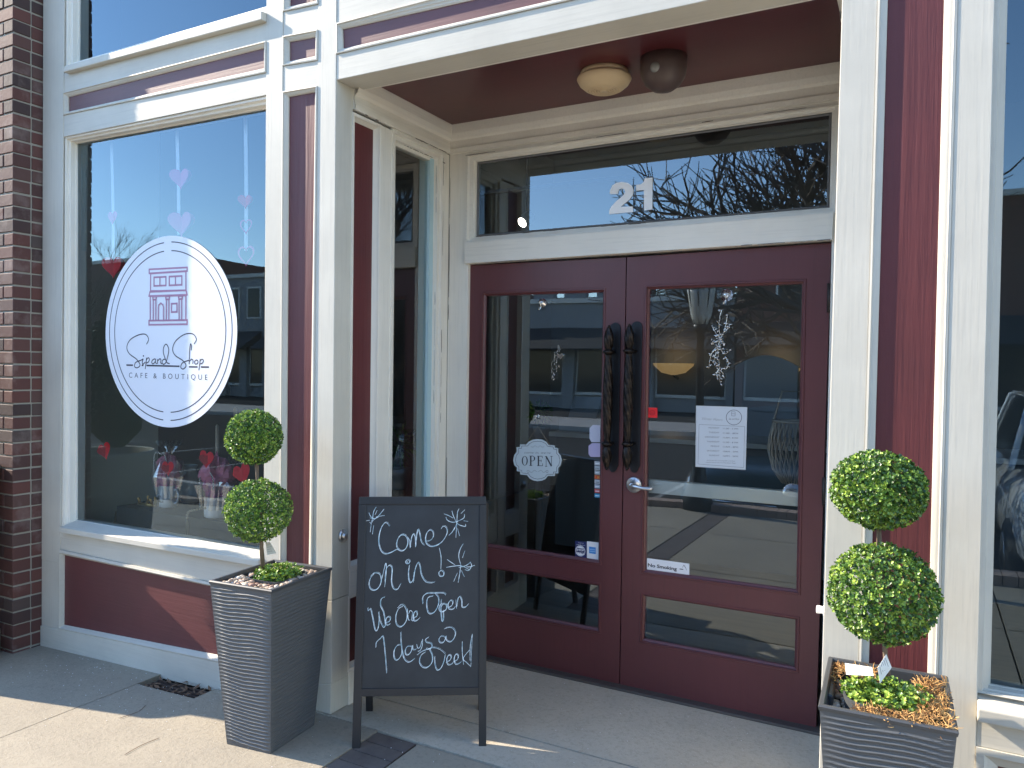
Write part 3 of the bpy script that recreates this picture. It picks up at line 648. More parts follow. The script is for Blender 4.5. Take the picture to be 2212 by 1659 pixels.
for k, (a_, b_, c_) in enumerate((((775, 1590), (880, 1530), (990, 1485)), ((745, 1340), (860, 1300), (905, 1260)))):
    m = MB(); P = [onZ(x*.3472, 1083+y*.3472, gz(-3.1)+0.004) for x, y in (a_, b_, c_)]; P = [Vector((p.x, p.y, gz(p.x)+.004)) for p in P]; m.tube(smooth_path(P, 6), 0.0012, m_leaf, 5)
    tag(m.build('pine_needle'), ('brown pine needle on the sunlit pavement left of the planter', 'brown pine needle in the shade by the drain')[k], 'pine needle', 'pine needles on the pavement')
# kerb, street and far pavement
m = MB(); m_kerb = concrete('kerb_concrete', (0.36, 0.34, 0.31), (0.30, 0.28, 0.26), (0.5, 0.48, 0.45))
m.box(-14, 8, -4.45, -4.31, -0.75, -0.16, m_kerb); kind(m.build('kerb'))
m_asph = concrete('asphalt', (0.07, 0.068, 0.064), (0.058, 0.056, 0.053), (0.09, 0.09, 0.085))
m_asph.node_tree.nodes['Principled BSDF'].inputs['Roughness'].default_value = 1.0; m_asph.node_tree.nodes['Principled BSDF'].inputs['Specular IOR Level'].default_value = 0.0
m = MB(); m.add([(-250, -250, -0.52), (250, -250, -0.52), (250, 60, -0.52), (-250, 60, -0.52)], [(0, 1, 2, 3)], m_asph); kind(m.build('street'))
m = MB(); m.box(-70, 40, -22, -18, -0.515, -0.38, m_kerb); kind(m.build('far_pavement'))
m = MB(); m_line = mat('road_paint', (0.20, 0.20, 0.19), 0.9)
for k in range(-8, 6): m.box(k*2.8-0.9, k*2.8-0.8, -10.2, -5.2, -0.52+.001, -0.516, m_line)
kind(m.build('parking_lines'))
#@@PART2
# ---------------------------------------------------------------- inside the shop
m_wall = mat('warm_grey_plaster', (0.17, 0.165, 0.15), 0.8); m_floor = mat('dark_wood_floor', (0.055, 0.038, 0.028), 0.35)
nz_ = noise_tex(m_floor, 3, 5, (1, 8, 1)); setb(m_floor, Base_Color=ramp(m_floor, nz_.outputs[0], [(0.3, (0.035, 0.024, 0.018)), (0.7, (0.09, 0.06, 0.042))]).outputs[0])
m = MB(); m.add([(-4.64, 0.125, -0.14), (2.9, 0.125, -0.14), (2.9, 7, -0.14), (-4.64, 7, -0.14)], [(0, 1, 2, 3)], m_floor); kind(m.build('shop_floor'))
m = MB(); m.box(-4.74, -4.64, 0.5, 7.1, -0.3, TOPZ, m_wall); m.box(2.9, 3.0, 0.1, 7.1, -0.3, TOPZ, m_wall); m.box(-4.74, 3.0, 7.1, 7.2, -0.3, TOPZ, m_wall)
m.box(-4.74, -4.645, 0.03, 0.5, -0.3, TOPZ, m_wall); kind(m.build('shop_walls'))
m_ceil = mat('charcoal_ceiling', (0.06, 0.058, 0.055), 0.8)
m = MB(); m.box(-4.74, 3.0, 0.125, 7.2, 4.42, 4.5, m_ceil); kind(m.build('shop_ceiling'))
m = MB(); m.box(-8.5, 3.2, -0.10, 7.4, TOPZ, TOPZ+0.3, m_wall); m.build('roof_slab', shop)
m = MB(); m.box(XL-0.10, XR+0.10, 0.16, YB+0.12, ZS+0.05, ZS+0.15, m_ceil); m.build('recess_roof', shop)
def Pt(u, v, y): return onY(u, v, y)
# window display platform, cloth covered table
m_plat = mat('display_platform_paint', (0.10, 0.095, 0.085), 0.7)
m = MB(); m.box(-4.63, -2.50, 0.13, 0.95, -0.11, 0.47, m_plat); tag(m.build('display_platform', bevel=0.004), 'low dark platform inside the shop window under the display', 'platform')
m_cloth = mat('black_tablecloth', (0.022, 0.024, 0.030), 0.85)
tz = Pt(372, 1096, 0.36).z
t = thing('display_table', (-3.35, 0.42, 0.47), 'small display table under a black cloth in the left shop window', 'table')
m = MB(); xa, xb = Pt(300, 1100, .36).x, -2.62
m.box(xa, xb, 0.22, 0.72, tz-0.02, tz, m_cloth); m.build('table_top', t, 0.006)
m = MB(); P = []
for i in range(90):
    f = i/89; per = f*2*((xb-xa)+0.5); s_ = 0.006*math.sin(i*1.1)+0.003*math.sin(i*2.7)
    W_, D_ = xb-xa, 0.5
    if per < W_: p = (xa+per, 0.214+s_)
    elif per < W_+D_: p = (xb+.006+s_, 0.22+per-W_)
    elif per < 2*W_+D_: p = (xb-(per-W_-D_), 0.726+s_)
    else: p = (xa-.006+s_, 0.72-(per-2*W_-D_))
    P.append(p)
vs = [(x, y, tz-0.001) for x, y in P]+[(x+0.3*(x-sum(p[0] for p in P)/90)*0.05, y, 0.475) for x, y in P]
m.add(vs, [(i, i+1, 90+i+1, 90+i) for i in range(89)], m_cloth, True); m.build('cloth_skirt', t)
# mugs
m_cer = mat('white_glazed_ceramic', (0.88, 0.90, 0.92), 0.2)
def mug(u0, u1, vt, vb, y, text, label, grp=None):
    a = Pt(u0, vb, y); b = Pt(u1, vb, y); r = (b.x-a.x)/2*1.0; h = Pt(u0, vt, y).z-a.z; c = ((a.x+b.x)/2, y, tz+0.001)
    t = thing('mug', c, label, 'mug', 'white mugs in the window')
    m = MB(); m.lathe([(r*.85, 0), (r*.97, .006), (r, 0.03), (r, h-.003), (r-.002, h), (r-.006, h-.004), (r-.006, 0.01)], c, (0, 0, 1), m_cer, 28); m.build('mug_body', t)
    m = MB(); hx = c[0]+r; m.tube(smooth_path([(hx-.004, y, c[2]+h*.78), (hx+.022, y, c[2]+h*.80), (hx+.036, y, c[2]+h*.55), (hx+.022, y, c[2]+h*.25), (hx-.004, y, c[2]+h*.2)], 6), 0.006, m_cer, 8); m.build('handle', t)
    m = MB()
    for s, zz, hh, w_ in text:
        p0 = Vector((c[0]-r*.7, y-r*1.003, c[2]+zz)); vs, fs = text2d(s, 0.02); wx = max(v.x for v in vs); cp = max(v.y for v in vs); V2 = []
        for v_ in vs:
            an = -0.75+w_*v_.x/wx; V2.append((c[0]+math.sin(an)*(r+.0008), y-math.cos(an)*(r+.0008), c[2]+zz+hh*v_.y/cp))
        m.add(V2, fs, m_ink)
    if text: m.build('lettering', t)
    return c, r, h
c1, r1, h1 = mug(350.7, 376.7, 1050, 1097, 0.36, [('AL', .085, .020, .5), ('IVES', .058, .016, .9), ('EMALLS', .034, .011, 1.15)], 'tall white mug with black lettering holding a pink bundle in cellophane')
c2, r2, h2 = mug(450, 486, 1066, 1111, 0.30, [], 'plain white mug under a pink bundle, right of the lettered mug')
m_tissue = mat('pink_tissue', (0.75, 0.28, 0.42), 0.7); m_mag = mat('magenta_tissue', (0.60, 0.10, 0.38), 0.6)
m_cello = bpy.data.materials.new('clear_cellophane'); m_cello.use_nodes = True; _t = m_cello.node_tree; _t.nodes.clear()
_o = _t.nodes.new('ShaderNodeOutputMaterial'); _m = _t.nodes.new('ShaderNodeMixShader'); _a = _t.nodes.new('ShaderNodeBsdfTransparent'); _g = _t.nodes.new('ShaderNodeBsdfGlossy'); _g.inputs['Roughness'].default_value = .12; _m.inputs[0].default_value = .3
_t.links.new(_a.outputs[0], _m.inputs[1]); _t.links.new(_g.outputs[0], _m.inputs[2]); _t.links.new(_m.outputs[0], _o.inputs[0])
m_rib = mat('checked_ribbon', (0.6, 0.6, 0.6), 0.6); _c = N(m_rib, 'ShaderNodeTexChecker'); _c.inputs['Scale'].default_value = 130; _c.inputs[1].default_value = (.03, .03, .03, 1); _c.inputs[2].default_value = (.75, .75, .72, 1)
_tc2 = N(m_rib, 'ShaderNodeTexCoord'); m_rib.node_tree.links.new(_tc2.outputs['Object'], _c.inputs[0]); setb(m_rib, Base_Color=_c.outputs[0])
def bundle(c, r, h, lab, seed, tall):
    t = thing('gift_bundle', (c[0], c[1], c[2]+h), lab, 'gift bundle', 'gift bundles in cellophane')
    rr = random.Random(seed)
    def blob(rad, zc, mt, nm, amp):
        m = MB(); vs = []; n, k = 20, 12
        for j in range(k+1):
            for i in range(n):
                a_ = 2*math.pi*i/n; b_ = math.pi*j/k; d_ = 1+amp*noise.noise(Vector((math.cos(a_)*2, math.sin(a_)*2, b_*2+seed)))
                vs.append((c[0]+rad*d_*math.sin(b_)*math.cos(a_), c[1]+rad*.8*d_*math.sin(b_)*math.sin(a_), zc-rad*1.15*d_*math.cos(b_)))
        m.add(vs, [(j*n+i, j*n+(i+1) % n, (j+1)*n+(i+1) % n, (j+1)*n+i) for j in range(k) for i in range(n)], mt); m.build(nm, t)
    blob(r*1.1, c[2]+h+r*.7, m_mag, 'candy_bag', .5); blob(r*1.35, c[2]+h+r*1.6, m_tissue, 'tissue', .7)
    m = MB(); n = 28; vs = []; zt = c[2]+h+tall
    prof = [(r*1.2, c[2]+h*.4), (r*1.8, c[2]+h+r), (r*1.5, zt-.11), (r*.35, zt-.075), (r*.9, zt-.03), (r*1.5, zt)]
    for q_, (R_, z_) in enumerate(prof):
        for i in range(n): a_ = 2*math.pi*i/n; k_ = R_*(1+.22*rr.uniform(-1, 1)); vs.append((c[0]+k_*math.cos(a_), c[1]+k_*.8*math.sin(a_), z_+rr.uniform(-.012, .012)*(q_ == len(prof)-1)*2))
    m.add(vs, [(j*n+i, j*n+(i+1) % n, (j+1)*n+(i+1) % n, (j+1)*n+i) for j in range(len(prof)-1) for i in range(n)], m_cello); m.build('cellophane', t)
    m = MB(); p = Vector((c[0], c[1]-r*.9, zt-.075))
    for d_ in (-1, 1): m.ribbon(smooth_path([p, p+Vector((d_*.03, -.01, .015)), p+Vector((d_*.055, -.01, -.03)), p+Vector((d_*.05, -.01, -.19 if d_ < 0 else -.08))], 6), .010, Vector((0, -1, 0)), m_rib)
    m.build('ribbon', t)
bundle(c1, r1, h1, 'pink gift bundle tied with checked ribbon on the lettered mug', 1, .26)
bundle(c2, r2, h2, 'pink gift bundle in cellophane on the plain white mug', 2, .20)
# pale glass jug, candles, antlers, bead garland, paper bag
m_jug = mat('pale_blue_glass_jug', (0.50, 0.58, 0.60), 0.25)
p = Pt(411, 1066, 0.52); t = tag((lambda mb: mb.build('jug'))((lambda mb: (mb.lathe([(.045, 0), (.06, .02), (.065, .10), (.045, .17), (.035, .21), (.045, .235), (.04, .233), (.03, .2)], (p.x, .52, tz+.001), (0, 0, 1), m_jug, 26), mb)[1])(MB())), 'pale blue glass jug behind the lettered mug in the window', 'jug')
m_wax = mat('ivory_candle_wax', (0.62, 0.62, 0.56), 0.5); m_wood = mat('turned_dark_wood', (0.07, 0.045, 0.03), 0.5)
def candle(u, vt, vb, y, lab):
    a, b = Pt(u, vb, y), Pt(u, vt, y); t = thing('candle', (a.x, y, tz), lab, 'candle', 'taper candles in the window')
    m = MB(); m.lathe([(.0115, 0), (.0105, b.z-a.z-.01), (.004, b.z-a.z), (.001, b.z-a.z+.002)], (a.x, y, a.z), (0, 0, 1), m_wax, 16); m.build('taper', t)
    m = MB(); H_ = a.z-tz; m.lathe([(.034, 0), (.036, .008), (.015, .02), (.011, H_*.3), (.019, H_*.45), (.011, H_*.6), (.014, H_*.85), (.024, H_*.93), (.024, H_)], (a.x, y, tz+.001), (0, 0, 1), m_wood, 18); m.build('candle_holder', t)
candle(469, 917, 1003, .48, 'shorter ivory taper candle right of the red heart in the left window')
candle(508, 880, 985, .60, 'taller ivory taper candle behind the small topiary ball in the left window')
m_gold = mat('gold_leaf_metal', (0.55, 0.36, 0.12), 0.3, 0.9)
a_ = Pt(316, 1094, .30); t = thing('antler_ornament', (a_.x, .30, tz), 'small gold antler ornament left of the lettered mug', 'ornament')
m = MB(); rg = random.Random(8)
for u, v in ((300, 1082), (316, 1078), (326, 1084), (333, 1080)):
    p = Pt(u, 1092, .30); q = Pt(u+rg.uniform(-4, 4), v-8, .29); p.z = tz+.012
    m = MB(); m.tube(smooth_path([p, p.lerp(q, .5)+Vector((.01, 0, 0)), q], 4), [.008]*8+[.002], m_gold, 8); m.tube([p.lerp(q, .5)+Vector((.01, 0, 0)), q+Vector((.022, .0, -.012))], [.005, .001], m_gold, 6)
    m.build('antler', t)
m = MB(); m.tube([(Pt(300, 1090, .3).x, .3, tz+.011), (Pt(336, 1090, .3).x, .3, tz+.011)], .011, m_gold, 10); m.build('branch', t)
m_bead = mat('pale_wood_bead', (0.42, 0.36, 0.27), 0.6); m_tas = mat('jute_tassel', (0.35, 0.30, 0.20), 0.9)
t = thing('bead_garland', (Pt(405, 1105, .17).x, .17, tz), 'pale wooden bead garland with a jute tassel hanging over the cloth', 'garland')
m = MB(); P = smooth_path([Pt(450, 1096, .24), Pt(425, 1101, .21), Pt(410, 1104, .205), Pt(404.5, 1111, .203), Pt(404.5, 1118, .202)], 6); dd = 0
acc = [P[0]]
for q in P:
    if (q-acc[-1]).length > .014: acc.append(q)
for q in acc: m.lathe([(.001, -.007), (.006, -.004), (.0075, 0), (.006, .004), (.001, .007)], q, (1, 0, 0), m_bead, 8)
m.build('beads', t)
m = MB(); q = Pt(404.5, 1120, .202); q2 = Pt(406, 1158, .202); L_ = q.z-q2.z
for k in range(26): a_ = k*.9; m.tube([q, q+Vector((math.cos(a_)*.007, math.sin(a_)*.005, -.02)), q+Vector((math.cos(a_)*.016, math.sin(a_)*.007, -L_))], .0012, m_tas, 4)
m.build('tassel', t)
m_kraft = mat('kraft_paper', (0.22, 0.15, 0.085), 0.85); nz_ = noise_tex(m_kraft, 9, 4); setb(m_kraft, Normal=bump(m_kraft, nz_.outputs[0], .8, .02))
x0, x1 = Pt(215, 1120, .45).x, Pt(292, 1120, .45).x; m = MB(); m.hexa([(x0, .3, .472), (x1, .3, .472), (x1, .55, .472), (x0, .55, .472)], [(x0+.02, .34, .74), (x1-.02, .33, .74), (x1-.02, .50, .74), (x0+.02, .52, .74)], m_kraft)
tag(m.build('paper_bag', bevel=.01), 'crumpled brown paper bag at the left end of the window display', 'bag')
# hearts
m_hred = mat('red_heart_card', (0.95, 0.02, 0.04), 0.45); m_hpk = mat('pink_heart_card', (0.90, 0.16, 0.36), 0.5); m_hdk = mat('dark_red_heart_card', (0.45, 0.01, 0.02), 0.5)
m_satin_r = mat('white_satin_ribbon', (0.82, 0.84, 0.88), 0.35)
def heart2d(w_):
    out = []
    for i in range(36):
        q = 2*math.pi*i/36; out.append((w_/32*16*math.sin(q)**3, w_/32*(13*math.cos(q)-5*math.cos(2*q)-2*math.cos(3*q)-math.cos(4*q))))
    return out
def heart(mb, c, w_, mt, ang=0.0, tilt=0.0, t=.0015, ring=0):
    pts = heart2d(w_); ca, sa = math.cos(ang), math.sin(ang); ct, st_ = math.cos(tilt), math.sin(tilt)
    def tr(x, z, o=0): x, z = x*ct-z*st_, x*st_+z*ct; return Vector((c[0]+x*ca-o*sa, c[1]+x*sa+o*ca, c[2]+z))
    if not ring: mb.plate([tr(x, z) for x, z in pts], Vector((-sa, ca, 0)), t, mt)
    else:
        k = 1-ring; o_ = [tr(x, z) for x, z in pts]; i_ = [tr(x*k, z*k) for x, z in pts]; n = len(pts); d = Vector((-sa, ca, 0))*t
        mb.add(o_+i_+[p+d for p in o_]+[p+d for p in i_], [(i, (i+1) % n, n+(i+1) % n, n+i) for i in range(n)]+[(2*n+i, 3*n+i, 3*n+(i+1) % n, 2*n+(i+1) % n) for i in range(n)]+[(i, 2*n+i, 2*n+(i+1) % n, (i+1) % n) for i in range(n)]+[(n+i, n+(i+1) % n, 3*n+(i+1) % n, 3*n+i) for i in range(n)], mt)
def r1p(x, y, yy): return onY(x*.3472, y*.3472, yy)
def r4p(x, y, yy): return onY(x*.3472, 548.6+y*.3472, yy)
def garland(u0, v0, u1, v1, hs, lab, yy=.17, wr=.026):
    a, b = r1p(u0, v0, yy), r1p(u1, v1, yy); a0 = Vector((a.x, yy, 3.0))
    t = thing('heart_garland', a0, lab, 'garland', 'heart garlands hanging in the window')
    m = MB(); m.ribbon(smooth_path([a0, a, a.lerp(b, .5)+Vector((.004, 0, 0)), b], 5), wr, Vector((0, -1, 0)), m_satin_r); m.build('ribbon', t)
    for x, z, w_, mt, ring, an in hs:
        c = r1p(x, z, yy-.006); w_m = w_*.3472/FPX*(c-CAM).dot(FW); m = MB(); heart(m, c, w_m, mt, 0.0, 0, .0015, ring)
        if an: heart(m, c+Vector((.0, -.002, 0)), w_m*.97, mt, an)
        m.build('heart', t)
garland(694, 890, 705, 1620, [(700, 1350, 90, m_hpk, 0, 0), (706, 1655, 150, m_hred, .0, .5)], 'white ribbon garland with two hearts, leftmost in the window')
garland(1100, 800, 1113, 1460, [(1125, 1105, 140, m_hpk, 0, .6), (1130, 1385, 170, m_hpk, 0, .6)], 'white ribbon garland with two large pink hearts above the oval sign')
garland(1527, 730, 1530, 1560, [(1528, 1250, 95, m_hred, 0, .7), (1530, 1405, 105, m_hpk, .2, 0), (1530, 1585, 145, m_hpk, .2, 0)], 'white ribbon garland with three small hearts, nearest the post')
for x, z, w_, tl, mt, mt2, lab in ((650, 1222, 120, .35, m_hred, m_hdk, 'tilted folded red paper heart low in the left corner of the window'),
                          (1045, 1330, 105, .05, m_hred, m_hdk, 'folded red paper heart in front of the lettered mug bundle'),
                          (1285, 1272, 125, -.08, m_hred, m_hdk, 'bright red paper heart left of the ivory candle'),
                          (1505, 1365, 150, .35, m_hred, m_hred, 'large red paper heart half hidden by the small topiary')):
    c = r4p(x, z, .115); wm = w_*.3472/FPX*(c-CAM).dot(FW); t = thing('paper_heart', c, lab, 'paper heart', 'paper hearts low in the window')
    m = MB(); heart(m, c, wm, mt, .0, tl); m.build('card', t)
    m = MB(); heart(m, c+Vector((-.008, -.006, -.006)), wm*.62, mt2, .35, tl); m.build('fold', t)

m = MB(); ja, jb_ = onY(902, 720, .80).x, onY(925, 720, .80).x; m.box(ja, jb_, .80, .85, .50, 2.75, mat('pale_blue_inner_jamb', (0.45, 0.62, 0.66), .5)); m.build('inner_jamb', shop)
xr_ = wi[0][0]-0.004; m = MB(); m.box(-4.638, xr_, GY+.02, .62, .45, 3.0, mat('grey_green_inner_reveal', (0.60, 0.68, 0.62), .6)); m.build('inner_reveal', shop)
# ---------------------------------------------------------------- oval sign on the window
SY = GY-0.004
ny = Vector((0, -1, 0)); m_oval = mat('white_vinyl', (0.80, 0.81, 0.86), 0.45, spec=0.3)
P4 = lambda x, y, yy=SY: onY(x*.3472, 548.6+y*.3472, yy)
def ellipse(l, r_, t_, b_, lift=0.0):
    x0, x1 = l.x, r_.x; z0, z1 = b_.z, t_.z; return ((x0+x1)/2, (z0+z1)/2, (x1-x0)/2, (z1-z0)/2)
o_ = thing('oval_shop_sign', P4(1065, 500, SY), 'white oval window sign reading Sip and Shop Cafe & Boutique', 'shop sign')
def ell(l, r_, tpx, bpx): L_, R_ = P4(*l), P4(*r_); T_, B_ = onY(*tpx, SY), onY(*bpx, SY); return ellipse(L_, R_, T_, B_)
E0 = ell((657, 480), (1475, 490), (380, 507.8), (368, 923.4)); E1 = ell((682, 480), (1444, 490), (378, 521.6), (368, 908.5)); E2 = ell((714, 480), (1405, 490), (376, 540.5), (368, 891))
m = MB(); m.prism([(E0[0]+E0[2]*math.cos(2*math.pi*i/96), E0[1]+E0[3]*math.sin(2*math.pi*i/96)) for i in range(96)], SY, SY+.0012, m_oval); m.build('oval_sheet', o_)
m_navy = mat('dark_plum_ink', (0.030, 0.022, 0.040), 0.5); m_pink = mat('dusty_pink_ink', (0.42, 0.20, 0.30), 0.5)
m = MB()
for E in (E1, E2):
    g_ = 0.03/E[2]
    for s_ in (0, 1):
        P = []
        for i in range(61):
            q = math.pi*(-.5+s_)+g_+(math.pi-2*g_)*i/60; P.append((E[0]+E[2]*math.cos(q), SY, E[1]+E[3]*math.sin(q)))
        m.ribbon(P, .0055, ny, m_navy, .0006)
m.build('ring', o_, normals=False)
script = [[(912,562),(925,530),(905,500),(860,505),(810,535),(790,580),(805,620),(850,655),(872,690),(855,708),(838,700),(845,675),(880,660),(892,652)],
 [(892,652),(886,672),(890,686),(905,672)],[(912,645),(910,672),(904,716)],[(910,662),(922,646),(930,655),(924,672),(908,680)],
 [(966,652),(950,660),(945,675),(953,684),(966,670),(970,652),(968,672),(976,684)],[(981,654),(981,684)],[(982,666),(995,652),(1002,660),(1000,676),(1008,684)],
 [(1033,656),(1018,656),(1009,672),(1016,686),(1032,676),(1046,630),(1050,590),(1035,562),(1020,578),(1017,612),(1028,650),(1040,676),(1056,682)],
 [(1208,560),(1222,530),(1200,498),(1150,500),(1095,540),(1075,590),(1090,630),(1140,665),(1158,695),(1140,716),(1125,703),(1138,676),(1175,662)],
 [(1190,600),(1191,570),(1186,560),(1181,590),(1179,640),(1177,686)],[(1180,668),(1192,655),(1201,662),(1200,684)],[(1221,659),(1211,670),(1216,685),(1230,680),(1231,664),(1221,659)],
 [(1246,653),(1243,685),(1237,724)],[(1245,664),(1258,655),(1266,664),(1258,680),(1243,684)]]
m = MB()
for s_ in script: m.ribbon(smooth_path([P4(*p) for p in s_], 6), .0058, ny, m_navy, .0008)
c = P4(893, 634); m.lathe([(.005, 0), (.005, .0004)], c+ny*.0005, ny, m_navy, 10)
for a, b in (((787,691),(828,692)),((882,693),(893,693)),((912,694),(1118,699)),((1176,702),(1229,703)),((1250,703),(1301,704))): m.ribbon([P4(*a), P4(*b)], .0085, ny, m_navy, .0007)
put_text(m, 'CAFE & BOUTIQUE', P4(803, 769)+ny*.0006, P4(1291, 784)+ny*.0006, P4(803, 738).z-P4(803, 769).z, Vector((0, 0, 1)), m_navy, sp=1.75, off=-.006)
m.build('lettering', o_, normals=False)
m = MB()
def ln4(pts, w_=.0105, closed=False):
    P = [P4(*p) for p in pts]
    if closed: P.append(P[0])
    for a, b in zip(P[:-1], P[1:]):
        d = (b-a).normalized()*w_*.42; m.ribbon([a-d, b+d], w_, ny, m_pink, .0006+.00003*len(m.f))
for qd in ([(929,96),(1165,84),(1165,106),(929,121)], [(938,122),(1157,108),(1157,226),(937,231)], [(959,146),(1033,142),(1033,196),(959,199)], [(1054,141),(1132,137),(1132,192),(1054,196)],
           [(934,236),(1158,226),(1164,254),(928,262)], [(928,415),(1165,411),(1165,437),(928,441)], [(1068,310),(1102,308),(1102,360),(1068,362)], [(936,263),(1157,258),(1157,412),(936,415)],
           [(952,266),(975,265),(972,284),(954,285)], [(1032,264),(1056,263),(1054,282),(1034,283)], [(1112,262),(1137,261),(1134,280),(1114,281)]): ln4(qd, .0095 if len(qd) else 0, True)
for a in ([(996,144),(996,198)], [(1093,139),(1093,194)], [(955,285),(955,412)], [(971,285),(971,412)], [(1036,283),(1036,412)], [(1052,283),(1052,412)], [(1116,281),(1116,412)], [(1132,281),(1132,412)],
          [(987,412),(987,335),(990,318),(1003,306),(1016,318),(1019,335),(1019,412)]): ln4(a, .0085)
m.build('emblem', o_, normals=False)

# ---------------------------------------------------------------- signs and stickers on the doors (seen through or stuck on the glass)
GD = DY+0.02
C5 = lambda x, y, yy: onY(1014.9+.3966*x, 603.5+.3966*y, yy)
C6 = lambda x, y, yy: onY(1316.7+.2976*x, 603.5+.2976*y, yy)
OY = GD-0.006
t = thing('open_sign', C5(369, 985, OY), 'scalloped grey-blue OPEN plaque hanging on the left door', 'sign')
half = [(257,940),(257,913),(275,913),(275,899),(310,899),(322,884),(344,873),(369,870),(395,873),(417,884),(429,901),(463,905),(463,917),(482,920),(482,944),(495,958),(502,985),(495,1012),(482,1028),(482,1056),(463,1056),(463,1070),(426,1070),(412,1088),(392,1096),(369,1099),(346,1094),(328,1084),(314,1066),(276,1062),(276,1046),(258,1044),(258,1024),(244,1012),(238,984),(244,956)]
m_plaq = mat('pale_blue_grey_board', (0.50, 0.56, 0.58), 0.5); m_sink = mat('slate_ink', (0.035, 0.04, 0.05), 0.6)
m = MB(); m.prism([((p := C5(x, y, OY)).x, p.z) for x, y in half], OY-.004, OY, m_plaq); m.build('plaque', t)
m = MB(); ins = [((369+(x-369)*.92), (985+(y-985)*.90)) for x, y in half]; P = [C5(x, y, OY-.004) for x, y in ins]; P.append(P[0])
for a, b in zip(P[:-1], P[1:]): m.ribbon([a, b], .0022, ny, m_sink, .0006)
def serif(ch, x0, x1, y0, y1):      # crop pixels
    Wd = x1-x0; T = lambda fx, fy: C5(x0+Wd*fx, y1+(y0-y1)*fy, OY-.004)
    th, tn = .0085, .003
    def st(a, b, w_): m.ribbon([T(*a), T(*b)], w_, ny, m_sink, .0008+.00002*(len(m.f) % 9))
    if ch == 'O':
        n = 40; vs = []
        for i in range(n): q = 2*math.pi*i/n; p = T(.5+.5*math.cos(q), .5+.5*math.sin(q)); r_ = T(.5+.30*math.cos(q), .5+.46*math.sin(q)); vs += [p+ny*.0008, r_+ny*.0008]
        m.add(vs, [(2*i, 2*i+1, (2*i+3) % (2*n), (2*i+2) % (2*n)) for i in range(n)], m_sink)
    if ch in 'PE':
        st((.22, 0), (.22, 1), th); st((0, 0), (.48, 0), tn); st((0, 1), (.6, 1), tn)
    if ch == 'P':
        n = 18; vs = []
        for i in range(n+1): q = math.pi*(.5-i/n); p = T(.5+.45*math.cos(q), .74+.27*math.sin(q)); r_ = T(.5+.24*math.cos(q), .74+.24*math.sin(q)); vs += [p+ny*.0009, r_+ny*.0009]
        m.add(vs, [(2*i, 2*i+1, 2*i+3, 2*i+2) for i in range(n)], m_sink); st((.22, .48), (.55, .48), tn)
    if ch == 'E': st((0, 0), (.95, 0), tn); st((0, 1), (.9, 1), tn); st((.22, .52), (.7, .52), tn); st((.93, 0), (.93, .25), tn); st((.88, 1), (.88, .78), tn); st((.7, .4), (.7, .64), tn)
    if ch == 'N': st((.15, 0), (.15, 1), tn); st((.88, 0), (.88, 1), tn); st((.15, 1), (.88, 0), th); st((0, 0), (.3, 0), tn); st((0, 1), (.25, 1), tn); st((.72, 1), (1.03, 1), tn)
serif('O', 283, 316, 962, 1014); serif('P', 325, 358, 962, 1014); serif('E', 367, 399, 963, 1015); serif('N', 410, 450, 964, 1018)
put_text(m, "come in, we're", C5(297, 948, OY-.0048), C5(440, 950, OY-.0048), .011, Vector((0, 0, 1)), m_sink, shear=.35, off=-.01)
for sg in (1, -1):
    m.ribbon(smooth_path([C5(369+sg*x, y, OY-.0048) for x, y in ((4, 1048), (18, 1040), (34, 1052), (50, 1040), (58, 1046), (50, 1054), (46, 1046))], 5), .0013, ny, m_sink)
    m.ribbon(smooth_path([C5(369+sg*x, y, OY-.0048) for x, y in ((2, 915), (14, 906), (26, 914), (36, 910))], 5), .0012, ny, m_sink)
m.build('lettering', t, normals=False)
m = MB(); top = C5(370, 800, OY-.004); m_cord = mat('jute_cord', (0.33, 0.27, 0.2), .9)
m.tube([C5(300, 905, OY-.005), top, C5(438, 906, OY-.005)], .0011, m_cord, 5); m.build('cord', t)
m_clear = glass_mat('clear_plastic', 0.35, (.9, .92, .95))
def suction(c, r, par_name, lab):
    t = thing('suction_hook', c, lab, 'suction hook', 'clear suction hooks on the door glass'); m = MB()
    m.lathe([(r, 0), (r*.96, .003), (r*.55, .008), (r*.45, .016), (r*.2, .018)], c, ny, m_clear, 24); m.build('suction_cup', t)
    m = MB(); c = Vector(c); m.tube(smooth_path([c+ny*.018+Vector((0, 0, r*.3)), c+ny*.021, c+ny*.02-Vector((0, 0, r*1.1)), c+ny*.028-Vector((r*.3, 0, r*1.5)), c+ny*.036-Vector((0, 0, r*1.0))], 5), r*.13, m_clear, 7); m.build('hook', t)
suction(C5(395, 128, GD-.001), .026, '', 'clear suction hook near the top of the left door glass')
suction(C6(850, 115, GD-.001), .030, '', 'clear suction hook holding the silver branch on the right door')
suction(C5(369, 745, GD-.001), .012, '', 'tiny clear hook from which the OPEN plaque hangs')
